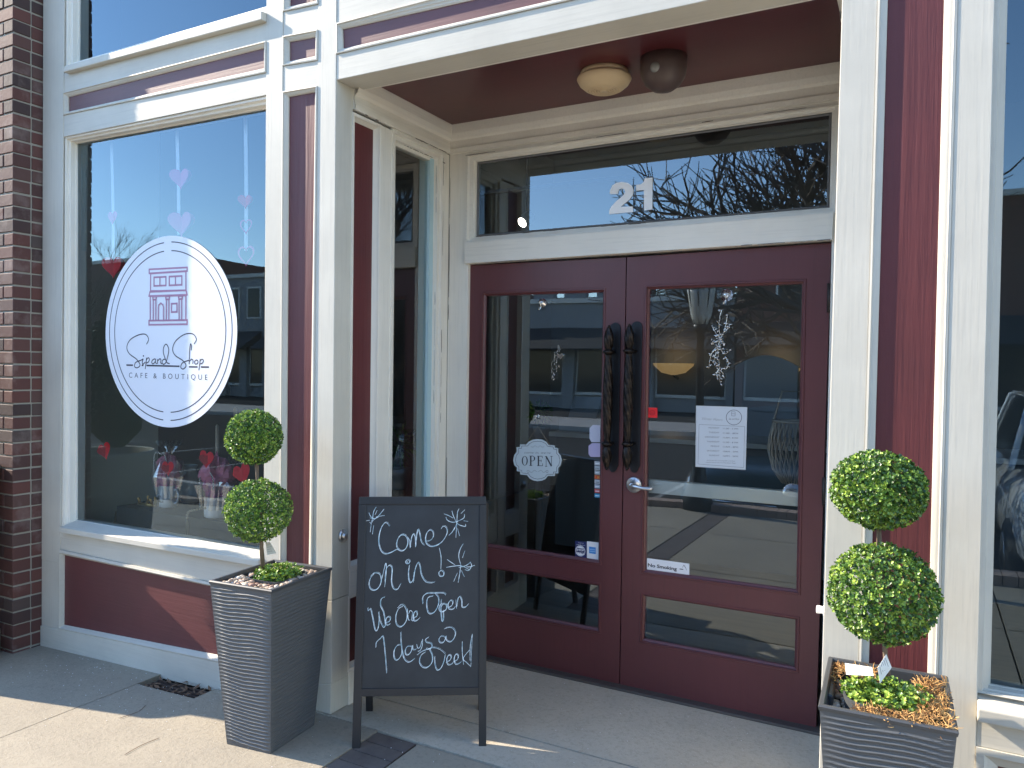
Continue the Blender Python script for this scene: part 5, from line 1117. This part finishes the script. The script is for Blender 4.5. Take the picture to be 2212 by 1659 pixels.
pebbles(LOCL, R(5), 330, PH-.010, 'pale river pebbles filling the left planter round the topiary', 1, lambda x, y: abs(x) > .085 or y < -.08 or y > .14)
pebbles(LOCR, R(2), 90, PH-.05, 'pale pebbles in the left edge of the right planter', 2, lambda x, y: x < -.09)
m_tray = mat('grey_plastic_tub', (0.07, 0.075, 0.08), .5)
def topiary(loc, rot, lab, balls, trunk, tub_w, tub_d, seed, tubshift=(0, 0), rnd=False):
    t = thing('topiary', loc+Vector((0, 0, PH-.03)), lab, 'topiary', 'double ball topiaries')
    for k, (c, r, fl_) in enumerate(balls): leaf_ball('foliage_ball', t, c, r, seed+k, fl_, 2100, .0100)
    m = MB(); m.tube(trunk, .0068, m_twig, 9)
    for k in range(2): m.tube([p+Vector((.0075*math.cos(k*3+i*.5), .0075*math.sin(k*3+i*.5), 0)) for i, p in enumerate(smooth_path(trunk, 4))], .0026, m_twig, 6)
    m.build('trunk', t)
    m = MB(); h = .05; z0 = PH-.065; sx, sy = tubshift; n = 32; lo = []; hi = []; hi2 = []; mid = []
    for i in range(n):
        a_ = 2*math.pi*i/n; e_ = .28 if not rnd else .75; x = math.copysign(abs(math.cos(a_))**e_, math.cos(a_)); y = math.copysign(abs(math.sin(a_))**e_, math.sin(a_))
        lo.append(W(loc, rot, (sx+x*tub_w*.46, sy+y*tub_d*.46, z0))); hi.append(W(loc, rot, (sx+x*tub_w/2, sy+y*tub_d/2, z0+h+.012))); hi2.append(W(loc, rot, (sx+x*(tub_w/2-.006), sy+y*(tub_d/2-.006), z0+h+.012))); mid.append(W(loc, rot, (sx+x*(tub_w/2-.01), sy+y*(tub_d/2-.01), z0+h-.01)))
    vs = lo+hi+hi2+mid; m.add(vs, [(j*n+i, j*n+(i+1) % n, (j+1)*n+(i+1) % n, (j+1)*n+i) for j in range(3) for i in range(n)]+[[3*n+i for i in range(n)]], m_tray); m.build('tub', t)
    rg = random.Random(seed+9); mb = MB(); tones = []
    for k in range(560):
        an = rg.uniform(0, 6.28); rr = math.sqrt(rg.uniform(.05, 1)); x = sx+rr*math.cos(an)*tub_w*.52; y = sy+rr*math.sin(an)*tub_d*.50; p = W(loc, rot, (x, y, PH+.0+rg.uniform(-.02, .032)*(1.2-rr*.5)))
        up_ = Vector((rg.uniform(-.7, .7), rg.uniform(-.7, .7), 1)).normalized(); a_ = up_.orthogonal().normalized(); b_ = up_.cross(a_); base = rg.uniform(.1, .9)
        for j in range(5):
            q = 2*math.pi*j/5+rg.uniform(-.4, .4); el = rg.uniform(.3, 1.1); dd = (up_*el+(a_*math.cos(q)+b_*math.sin(q))).normalized(); add_leaf(mb, tones, p, dd, (up_-dd*up_.dot(dd)).normalized(), .0100*rg.uniform(.8, 1.25), min(1, base+rg.uniform(-.1, .3)))
    o = mb.build('base_greenery', t, normals=False); at = o.data.attributes.new('tone', 'FLOAT', 'FACE'); at.data.foreach_set('value', tones)
    return t
def ballc(u, v, rpx, y): c = onY(u, v, y); return (c, rpx/FPX*(c-CAM).dot(FW)*1.0)
yl = LOCL.y
cA, rA = ballc(548.5, 944, 58, yl+.01); cB, rB = ballc(558, 1102, 70, yl+.01)
trk = [onY(568, 1228, yl+.01), onY(564, 1165, yl+.01), onY(560, 1100, yl+.01), onY(556, 1035, yl+.01), onY(551, 950, yl+.01)]
tp1 = topiary(LOCL, R(5), 'smaller looking double ball topiary in front of the left window', [(cA, rA, 1.0), (cB, rB, .95)], trk, .185, .215, 31, (.0, .035))
yr = LOCR.y
cA, rA = ballc(1897, 1058, 95, yr+.01); cB, rB = ballc(1908, 1281, 110, yr+.0)
trk = [onY(1916, 1460, yr+.01), onY(1910, 1385, yr+.01), onY(1899, 1180, yr+.01), onY(1897, 1060, yr+.01)]
tp2 = topiary(LOCR, R(2), 'large looking double ball topiary beside the right pilaster', [(cA, rA, .86), (cB, rB, .96)], trk, .225, .20, 51, (.0, -.02), True)
# care tags
m_tag = mat('white_care_card', (0.80, 0.80, 0.78), .5)
def care(par, pts, y0s, lines, name='care_tag', mt=m_tag):
    P = [onY(u, v, y) for (u, v), y in zip(pts, y0s)]; n_ = (P[1]-P[0]).cross(P[3]-P[0]).normalized()
    if n_.dot(CAM-P[0]) < 0: n_ = -n_
    m = MB(); m.plate(P, -n_, .0006, mt)
    for k in range(lines):
        f = (k+1.2)/(lines+1.6); a = P[0].lerp(P[3], f); b = P[1].lerp(P[2], f); w_ = random.uniform(.6, .85); m.ribbon([a.lerp(b, .1), a.lerp(b, w_)], .0011, n_, m_gi, .0003)
    m.build(name, par, normals=False)
care(tp2, [(1825, 1432), (1884, 1441), (1887, 1460), (1828, 1457)], [yr-.02, yr-.01, yr-.06, yr-.07], 7)
care(tp2, [(1914.5, 1413), (1926.5, 1442), (1901, 1476), (1896, 1443)], [yr-.05, yr-.04, yr-.06, yr-.07], 5)
care(tp1, [(574, 1172), (583, 1171), (597, 1195), (577, 1199)], [yl+.02]*4, 4, mt=mat('cream_care_card', (.6, .56, .45), .6))
# orange moss
m_moss = mat('dry_orange_moss', (0.42, 0.22, 0.07), .9); mb = MB(); rg = random.Random(77); at = N(m_moss, 'ShaderNodeAttribute'); at.attribute_name = 'tone'; setb(m_moss, Base_Color=ramp(m_moss, at.outputs['Fac'], [(0, (.20, .09, .03)), (.5, (.45, .24, .08)), (1, (.62, .40, .16))]).outputs[0]); tones = []
for k in range(1500):
    while True:
        x, y = rg.uniform(-PW/2+.012, PW/2-.004), rg.uniform(-PD/2+.004, PD/2-.02)
        if (x > .075 and y < .14) or (y < -.115 and x > -.075) or (y > .10 and x < -.03) or (x < -.12 and y > .02 and rg.random() < .4): break
    hgt = .018*max(0, noise.noise(Vector((x*22, y*22, 2)))+.45)+(.012 if x > .05 else 0)
    p = W(LOCR, R(2), (x, y, PH-.012+hgt+rg.uniform(-.006, .004))); L_ = rg.uniform(.010, .026); d = Vector((rg.uniform(-1, 1), rg.uniform(-1, 1), rg.uniform(-.2, .9))).normalized(); b_ = d.orthogonal()*rg.uniform(-.4, .4)
    n0 = len(mb.f); mb.tube([p, p+d*L_*.5+b_*L_*.4, p+d*L_], [.0012, .0011, .0006], m_moss, 3, False, False); tones += [rg.random()]*(len(mb.f)-n0)
o = mb.build('moss', normals=False); at = o.data.attributes.new('tone', 'FLOAT', 'FACE'); at.data.foreach_set('value', tones); kind(tag(o, 'dry orange moss tufts spilling over the right planter', 'moss'), 'stuff')

# ---------------------------------------------------------------- deeper in the shop
m_ctr = mat('counter_front', (0.12, 0.115, 0.11), .6); m_top = mat('pale_counter_top', (0.55, 0.54, 0.50), .35)
def Pd(u, v, y): return onY(u, v, y)
a, b = Pd(1200, 935, 3.6), Pd(1520, 960, 3.6)
t = thing('counter', ((a.x+b.x)/2, 3.9, -.11), 'long cafe counter with a pale top deep inside the shop', 'counter')
m = MB(); m.box(a.x, 0.9, 3.62, 4.3, -.11, a.z-.03, m_ctr); m.build('front', t); m = MB(); m.box(a.x-.05, .95, 3.56, 4.35, a.z-.03, a.z+.01, m_top); m.build('top', t, .004)
m_reg = mat('register_grey', (0.25, 0.27, 0.29), .4); c = Pd(1262, 905, 3.8); t = thing('cash_register', (c.x, 3.8, a.z+.01), 'grey cash register on the cafe counter behind the left door', 'cash register')
m = MB(); m.box(c.x-.2, c.x+.2, 3.68, 4.0, a.z+.012, a.z+.13, m_reg); m.build('drawer', t, .008)
m = MB(); m.hexa([(c.x-.13, 3.72, a.z+.14), (c.x+.15, 3.72, a.z+.14), (c.x+.15, 3.76, a.z+.14), (c.x-.13, 3.76, a.z+.14)], [(c.x-.13, 3.86, a.z+.33), (c.x+.15, 3.86, a.z+.33), (c.x+.15, 3.90, a.z+.33), (c.x-.13, 3.90, a.z+.33)], m_reg); m.build('screen', t, .006)
# wall lamps
m_shade = mat('glowing_amber_glass', (0.7, 0.45, 0.2), .4, emit=(1.0, 0.62, 0.25), es=0.06)
for (u, v, y), lab in (((1455, 790, 6.9), 'amber bowl wall lamp glowing at the back of the shop, left one'), ((1680, 800, 6.9), 'amber bowl wall lamp glowing at the back of the shop, right one')):
    c = Pd(u, v, y); t = thing('wall_lamp', c, lab, 'lamp', 'amber wall lamps'); m = MB(); m.lathe([(.02, -.12), (.15, -.09), (.25, 0), (.26, .03), (.24, .03)], c, (0, 0, 1), m_shade, 28); m.build('bowl', t)
    m = MB(); m.tube([c+Vector((0, .02, -.12)), c+Vector((0, .19, -.16))], .02, m_black, 8); m.build('bracket', t)
    ld = bpy.data.lights.new('bulb', 'POINT'); ld.energy = 0.22; ld.color = (1, .7, .4); ld.shadow_soft_size = .08; lo_ = bpy.data.objects.new('bulb', ld); S.collection.objects.link(lo_); lo_.location = c+Vector((0, -.05, .18))
# ceiling spot seen through the transom
c = Pd(1130, 484, 1.9); t = thing('track_spotlight', c, 'lit black track spotlight seen through the glass over the doors', 'spotlight')
m = MB(); m.lathe([(.030, .03), (.042, 0), (.046, -.05), (.02, -.09)], c+Vector((0, .03, .03)), (-.3, -.75, -.55), m_black, 20); m.build('housing', t)
m = MB(); m.lathe([(.034, 0), (.030, .006), (.004, .012)], c+Vector((-.010, .005, .012)), (-.3, -.75, -.55), mat('lit_lamp_face', (1, .95, .85), .3, emit=(1, .93, .82), es=5), 20); m.build('lamp_face', t)
m = MB(); m.tube([c+Vector((0, .05, .05)), c+Vector((0, .05, .25)), c+Vector((0, .05, 4.40-c.z))], .009, m_black, 8); m.box(c.x-.5, c.x+.9, 1.93, 1.965, c.z+.24, c.z+.26, m_black); m.build('track', t)
# shelves, wall panels and a basket
m_pan = mat('pale_wall_panel', (0.38, 0.39, 0.41), .6)
a, b = Pd(1590, 790, 6.2), Pd(1650, 960, 6.2); m = MB(); pts = [(a.x, b.z-.6), (b.x+.35, b.z-.6), (b.x+.35, a.z)]+[(a.x+(b.x+.35-a.x)*(1-i/12), a.z+.12*math.sin(math.pi*i/12)) for i in range(1, 12)]+[(a.x, a.z)]; m.prism(pts, 6.15, 6.22, m_pan); tag(m.build('arched_panel'), 'pale arched panel standing at the back of the shop', 'panel')
m_wick = mat('bleached_wicker', (0.50, 0.46, 0.40), .8); c = Pd(1712, 975, 1.6); t = thing('wicker_basket', (c.x, 1.6, c.z), 'bleached wicker basket hanging behind the right door edge', 'basket'); m = MB(); rg = random.Random(4)
for k in range(26):
    a_ = 2*math.pi*k/26; m.tube([c+Vector((r_*math.cos(a_+dz_*1.6), r_*math.sin(a_+dz_*1.6), dz_)) for r_, dz_ in ((.10, .16), (.12, .08), (.125, 0), (.10, -.10), (.05, -.17))], .004, m_wick, 5)
    m.tube([c+Vector((r_*math.cos(a_-dz_*1.6), r_*math.sin(a_-dz_*1.6), dz_)) for r_, dz_ in ((.10, .16), (.12, .08), (.125, 0), (.10, -.10), (.05, -.17))], .004, m_wick, 5)
m.build('weave', t); m = MB(); m.tube([c+Vector((.10*math.cos(q*.26), .10*math.sin(q*.26), .16)) for q in range(25)], .008, m_wick, 6); m.tube([c+Vector((-.1, 0, .16)), c+Vector((-.06, 0, .32)), c+Vector((.06, 0, .32)), c+Vector((.1, 0, .16))], .006, m_wick, 6); m.build('rim', t)
# potted plant and cabinet between window and door
m_pot = mat('grey_pot', (.22, .21, .20), .7); c = Pd(1170, 1010, 2.4)
for (u, v, y), lab, sc in (((862, 960, 1.5), 'dark leafy plant in a grey pot seen through the narrow side window', 1.0), ((1166, 893, 3.2), 'small bright plant on a stand seen through the left door', .7)):
    c = Pd(u, v, y); t = thing('potted_plant', (c.x, y, c.z-.3*sc), lab, 'plant'); m = MB(); m.lathe([(.06*sc, 0), (.085*sc, .14*sc), (.075*sc, .14*sc)], (c.x, y, c.z-.3*sc), (0, 0, 1), m_pot, 20); m.build('pot', t)
    m = MB(); m.lathe([(.05*sc, 0), (.05*sc, -(c.z-.3*sc+.11))], (c.x, y, c.z-.3*sc), (0, 0, 1), m_wood, 12); m.build('stand', t)
    mb = MB(); tones = []; rg = random.Random(int(u))
    for k in range(160):
        d = Vector((rg.gauss(0, 1), rg.gauss(0, 1), rg.gauss(0, 1))).normalized(); p = Vector((c.x, y, c.z))+d*.13*sc*rg.uniform(.2, 1); add_leaf(mb, tones, p, d, d.orthogonal(), .06*sc, rg.uniform(0, .6))
    o = mb.build('foliage', t, normals=False); at = o.data.attributes.new('tone', 'FLOAT', 'FACE'); at.data.foreach_set('value', tones)

# ---------------------------------------------------------------- across the street (seen in the glass)
def mir(u, v, yp, z=None, y=None):
    d = ray(u, v); t_ = (z-CAM.z)/d.z if z is not None else ((2*yp-y)-CAM.y)/d.y; P = CAM+d*t_; P.y = 2*yp-P.y; return P
m_ob = painted('pale_grey_painted_wall', (0.26, 0.27, 0.28), (0.22, 0.23, 0.24), (.2, .2, .2), 'h', .8, .1); m_ob2 = painted('dark_red_brickwork', (0.16, 0.07, 0.05), (0.12, 0.055, 0.045), (.2, .14, .12), 'h', .8, .1)
m_sg = mat('shop_window_dark_glass', (0.02, 0.024, 0.028), .1, spec=.3); m_awn = mat('black_awning', (0.03, 0.032, 0.035), .8); m_trim = mat('off_white_trim', (.62, .61, .57), .6); m_roofm = mat('tar_roof', (.05, .05, .05), .9)
YO = -30.0
def building(x0, x1, z1, wallm, lab, bays, cren=0, band=3.1):
    t = thing('street_building', ((x0+x1)/2, YO, -.4), lab, 'building', 'buildings across the street')
    m = MB(); m.box(x0, x1, YO-12, YO, band, z1, wallm); n = bays; w_ = (x1-x0)/n
    for k in range(n+1): xx = x0+w_*k; m.box(max(x0, xx-.3), min(x1, xx+.3), YO-12, YO, -.5, band, wallm)
    m.box(x0, x1, YO-12, YO-.35, -.5, band, wallm)
    for k in range(cren): xx = x0+(x1-x0)*(k+.5)/cren; m.box(xx-.55, xx+.55, YO-.5, YO, z1, z1+.65, wallm)
    m.build('wall', t); m = MB(); m.box(x0+.2, x1-.2, YO-11.9, YO-.5, z1, z1+.08, m_roofm); m.build('roof', t)
    for k in range(n):
        xa_, xb_ = x0+w_*k+.32, x0+w_*(k+1)-.32; m = MB(); m.box(xa_, xb_, YO-.30, YO-.22, .15, band-.1, m_trim); f = m.build('window', t); m = MB(); m.box(xa_+.1, xb_-.1, YO-.215, YO-.2, .3, band-.2, m_sg); m.build('pane', f)
        if z1 > 6 and k % 1 == 0:
            m = MB(); m.box((xa_+xb_)/2-.6, (xa_+xb_)/2+.6, YO+.002, YO+.06, band+1.1, min(z1-.8, band+3.0), m_trim); f = m.build('window', t); m = MB(); m.box((xa_+xb_)/2-.5, (xa_+xb_)/2+.5, YO+.062, YO+.07, band+1.2, min(z1-.9, band+2.9), m_sg); m.build('pane', f)
    m = MB(); m.hexa([(x0+.3, YO+.02, band-.35), (x1-.3, YO+.02, band-.35), (x1-.3, YO+1.6, band-.75), (x0+.3, YO+1.6, band-.75)], [(x0+.3, YO+.02, band+.35), (x1-.3, YO+.02, band+.35), (x1-.3, YO+1.6, band-.7), (x0+.3, YO+1.6, band-.7)], m_awn); m.build('awning', t)
    m = MB(); m.box(x0-.05, x1+.05, YO-.02, YO+.12, z1-.25, z1-.02, m_trim); m.build('cornice', t)
    return t
zA = mir(1280, 643, .95, y=YO).z
building(-19.5, -7.4, zA, m_ob, 'low pale painted building with a crenellated parapet across the street', 3, 7)
building(-7.3, 6, zA+3.2, m_ob2, 'taller dark red brick building across the street', 3, 0, 3.3)
building(-34, -19.6, zA+.6, m_ob2, 'long low brick shop row with a black awning across the street', 4)
zB = mir(500, 592, .075, y=YO).z
xm = mir(395, 570, .075, y=YO).x
building(xm-16, xm-.1, mir(250, 560, .075, y=YO).z, m_ob2, 'dark brick building across the street seen behind the oval sign', 4)
building(xm, -34.1, zB, m_ob, 'broad grey flat roofed building across the street to the west', 4)
building(-84, xm-16.1, zB+1.6, m_ob2, 'farthest brick building across the street to the west', 4)
building(6.1, 24, zA+2.0, m_ob, 'pale two storey building across the street to the east', 4)
# bare trees
m_bark = mat('grey_brown_bark', (0.11, 0.085, 0.065), .9)
def bare_tree(loc, h, seed, lab, levels=5, spread=.55, r0=.16, dense=3):
    rg = random.Random(seed); t = thing('bare_tree', loc, lab, 'tree', 'leafless street trees'); tr = MB(); cr = MB()
    def grow(p, d, L_, r, lv):
        pts = [p]; dd = d.copy(); n = 4
        for i in range(n): dd = (dd+Vector((rg.uniform(-1, 1), rg.uniform(-1, 1), rg.uniform(-.5, .8)))*.13).normalized(); pts.append(pts[-1]+dd*L_/n)
        (tr if lv == 0 else cr).tube(pts, [r*(1-.45*i/n) for i in range(n+1)], m_bark, 7 if lv < 2 else (4 if lv < 3 else 3), False, lv < 3)
        if lv >= levels: return
        for k in range(dense+(1 if lv > 1 else 0)):
            f = 1 if k == 0 else rg.uniform(.45, 1); q = pts[min(n, int(f*n))]; a_ = dd.orthogonal().normalized(); a_.rotate(Matrix.Rotation(rg.uniform(0, 6.28), 3, dd)); nd = (dd*(1-.1)+a_*(spread*rg.uniform(.6, 1.5))).normalized(); nd.z += .08; grow(q, nd.normalized(), L_*rg.uniform(.58, .8), r*.55, lv+1)
    grow(Vector(loc), Vector((0, 0, 1)), h*.3, r0, 0); tr.build('trunk', t); cr.build('crown', t, normals=False); return t
p = mir(1760, 400, .95, y=-7.0); bare_tree((p.x+.9, -7.2, -.5), 8.8, 5, 'nearest leafless street tree spreading behind the parking bays', 5, .75, .20, 4)
p = mir(240, 540, .075, y=-26); bare_tree((p.x-4, -26, -.5), 14.0, 9, 'leafless tree far across the street to the west', 6, .5, .22, 3)
p = mir(200, 540, .075, y=-24); bare_tree((p.x-6, -24, -.5), 13.0, 12, 'second leafless tree beside it to the west', 6, .5, .2, 3)
bare_tree((4.6, -8.0, -.5), 9.0, 14, 'leafless street tree to the east of the white car', 5, .7, .2, 4)
# street lamp
pl = mir(1512, 650, .95, y=-4.15); m_lp = mat('black_cast_iron', (.02, .022, .024), .4, .4); m_lg = mat('frosted_lamp_glass', (.62, .62, .58), .35)
t = thing('street_lamp', (pl.x, pl.y, -.2), 'black cast iron street lamp with a frosted lantern on the kerb', 'street lamp')
m = MB(); zt = mir(1512, 700, .95, y=-4.15).z; m.lathe([(.17, 0), (.17, .25), (.11, .35), (.075, .6), (.05, 1.0), (.042, zt+.1), (.07, zt+.14), (.09, zt+.20)], (pl.x, pl.y, -.2), (0, 0, 1), m_lp, 20); m.build('post', t)
m = MB(); m.lathe([(.08, 0), (.115, .10), (.155, .34), (.165, .42)], (pl.x, pl.y, zt+.0), (0, 0, 1), m_lg, 24); m.build('lantern', t)
m = MB(); m.lathe([(.19, 0), (.16, .08), (.06, .16), (.02, .2), (.01, .3)], (pl.x, pl.y, zt+.42), (0, 0, 1), m_lp, 24)
for k in range(8): a_ = k*math.pi/4; m.tube([(pl.x+.083*math.cos(a_), pl.y+.083*math.sin(a_), zt), (pl.x+.158*math.cos(a_), pl.y+.158*math.sin(a_), zt+.34), (pl.x+.168*math.cos(a_), pl.y+.168*math.sin(a_), zt+.42)], .006, m_lp, 5)
m.build('cap', t)
# brick edging of the planting strip at the kerb
m = MB(); k = 0; x = -9.0; rg = random.Random(2); m_eb = mat('pale_edging_brick', (.34, .25, .20), .8)
while x < 3.5: m.box(x, x+.095, -4.305, -4.10, -.14+min(0, (x+2.4)*.045), -.04+min(0, (x+2.4)*.045)+rg.uniform(-.003, .003), m_eb); x += .103
kind(m.build('kerb_bricks'))
# cars
def car(loc, rot, bodym, lab, hgt=1.42, suv=False):
    t = thing('parked_car', loc, lab, 'car', 'cars parked at the kerb'); Mx = Matrix.Translation(loc) @ Matrix.Rotation(rot, 4, 'Z')
    def T(x, y, z): return Mx @ Vector((x, y, z))       # x across, +y is the nose
    hb = .98 if suv else .72; hr_ = hgt; L_ = 2.2
    st = [(-L_, .45, .75 if not suv else 1.0, .78), (-L_+.25, .30, hb+.15, .88), (-1.2, .22, hb+.18, .90), (0, .2, hb+.16, .91), (.9, .2, hb+.14, .90), (1.6, .22, hb+.06, .87), (2.05, .25, hb-.06, .80), (2.22, .32, hb-.22, .70)]
    n = 20; vs = []; m = MB()
    for y, zl, zt_, hw in st:
        for k in range(n):
            a_ = 2*math.pi*k/n; cx_ = math.copysign(abs(math.cos(a_))**.45, math.cos(a_)); sx_ = math.copysign(abs(math.sin(a_))**.55, math.sin(a_)); zc = (zl+zt_)/2; hh = (zt_-zl)/2
            wv = hw*(1-.10*max(0, sx_)); vs.append(T(cx_*wv, y, zc+sx_*hh))
    m.add(vs, [(j*n+k, j*n+(k+1) % n, (j+1)*n+(k+1) % n, (j+1)*n+k) for j in range(len(st)-1) for k in range(n)]+[list(range(n)), [(len(st)-1)*n+k for k in range(n)]], bodym, True); m.build('body', t)
    m = MB(); b0_, b1_ = (-2.0, .95) if suv else (-1.75, .95); r0_, r1_ = (-1.8, .2) if suv else (-1.1, .15)
    lo_ = [T(-.84, b0_, hb+.1), T(.84, b0_, hb+.1), T(.84, b1_, hb+.1), T(-.84, b1_, hb+.1)]; hi_ = [T(-.62, r0_, hr_), T(.62, r0_, hr_), T(.62, r1_, hr_), T(-.62, r1_, hr_)]; m.hexa(lo_, hi_, m_sg); m.build('windows', t, .05)
    m = MB(); m.hexa([p+Vector((0, 0, -.01)) for p in hi_], [p+Vector((0, 0, .04)) for p in hi_], bodym)
    for i in range(4): m.tube([lo_[i], hi_[i]], .035, bodym, 6)
    m.build('roof', t, .015)
    for sx_ in (-1, 1):
        for yy in (-1.35, 1.38):
            m = MB(); m.lathe([(.30, -.02), (.33, 0), (.335, .10), (.33, .20), (.28, .22)], T(sx_*.90, yy, .33)-Mx.to_3x3() @ Vector((sx_*.20, 0, 0)), Mx.to_3x3() @ Vector((sx_, 0, 0)), m_awn, 28); w_ = m.build('wheel', t)
            m = MB(); m.lathe([(.20, 0), (.19, .01), (.05, .02), (.03, .03)], T(sx_*.90+sx_*.021, yy, .33), Mx.to_3x3() @ Vector((sx_, 0, 0)), m_steel, 20); m.build('rim', w_)
        m = MB(); m.lathe([(.12, 0), (.11, .03), (.05, .05)], T(sx_*.60, 2.08, hb-.14), Mx.to_3x3() @ Vector((sx_*.25, 1, .1)), mat('headlight_glass', (.75, .77, .8), .08, .6), 18); m.build('headlight', t)
        m = MB(); m.lathe([(.09, 0), (.1, .06), (.07, .10)], T(sx_*.97, .72, hb+.16), Mx.to_3x3() @ Vector((0, -1, 0)), bodym, 14); m.build('side_mirror', t)
    m = MB(); m.box(-.01, .01, -.01, .01, -.01, .01, m_awn); m.v = []; m.f = []; m.m = []; m.sm = []
    for k in range(6 if not suv else 4): zz = hb-.42+k*.045*(2 if suv else 1)-.1; m.tube([T(-.45, 2.215, zz), T(.45, 2.215, zz)], .010 if not suv else .022, m_chrome, 6)
    m.build('grille', t)
    m = MB(); m.hexa([T(-.78, 2.02, .26), T(.78, 2.02, .26), T(.72, 2.27, .28), T(-.72, 2.27, .28)], [T(-.80, 2.02, .44), T(.80, 2.02, .44), T(.72, 2.29, .42), T(-.72, 2.29, .42)], bodym if not suv else m_chrome); m.build('bumper', t, .03)
m_green = mat('dark_teal_car_paint', (0.004, 0.014, 0.018), .22, .0, spec=.35); m_wcar = mat('white_car_paint', (.72, .73, .74), .2, coat=1.0)
p = mir(1640, 1100, .95, y=-4.9); car((p.x, -6.95, -.52), R(6), m_green, 'dark teal saloon parked nose to the kerb opposite the doors')
p = mir(2200, 1290, .075, z=-.5); car((1.62, -7.05, -.52), R(0), m_wcar, 'white sport utility car parked nose to the kerb on the right', 1.78, True)
# stone urn at the brick corner: its shadow falls on the left panel
m_stone = concrete('cast_stone', (0.42, 0.38, 0.31), (0.34, 0.31, 0.26), (.5, .47, .4)); ux, uy, uz = -4.9, -.44, gz(-4.9)
t = thing('stone_urn', (ux, uy, uz), 'large cast stone urn with an added shadow-casting bush on the pavement by the brick corner', 'urn')
m = MB(); m.lathe([(.30, 0), (.30, .14), (.27, .18), (.25, .34), (.26, .44), (.28, .66), (.29, .95), (.295, 1.07), (.30, 1.11), (.29, 1.125), (.27, 1.12), (.26, 1.06)], (ux, uy, uz), (0, 0, 1), m_stone, 36); m.build('urn_body', t)
cm = leaf_ball('shadow_bush', t, (ux, uy-.06, uz+1.62), .180, 90, 2.6, 1400, .03, m_leafdk)  # out-of-frame bush, added and shaped to cast the shadow on panel and pavement
m = MB(); m.lathe([(.05, -.48), (.16, -.36), (.185, 0), (.15, .25), (.04, .42)], (ux, uy-.06, uz+1.62), (0, 0, 1), m_core, 20); m.build('shadow_bush_core', t)
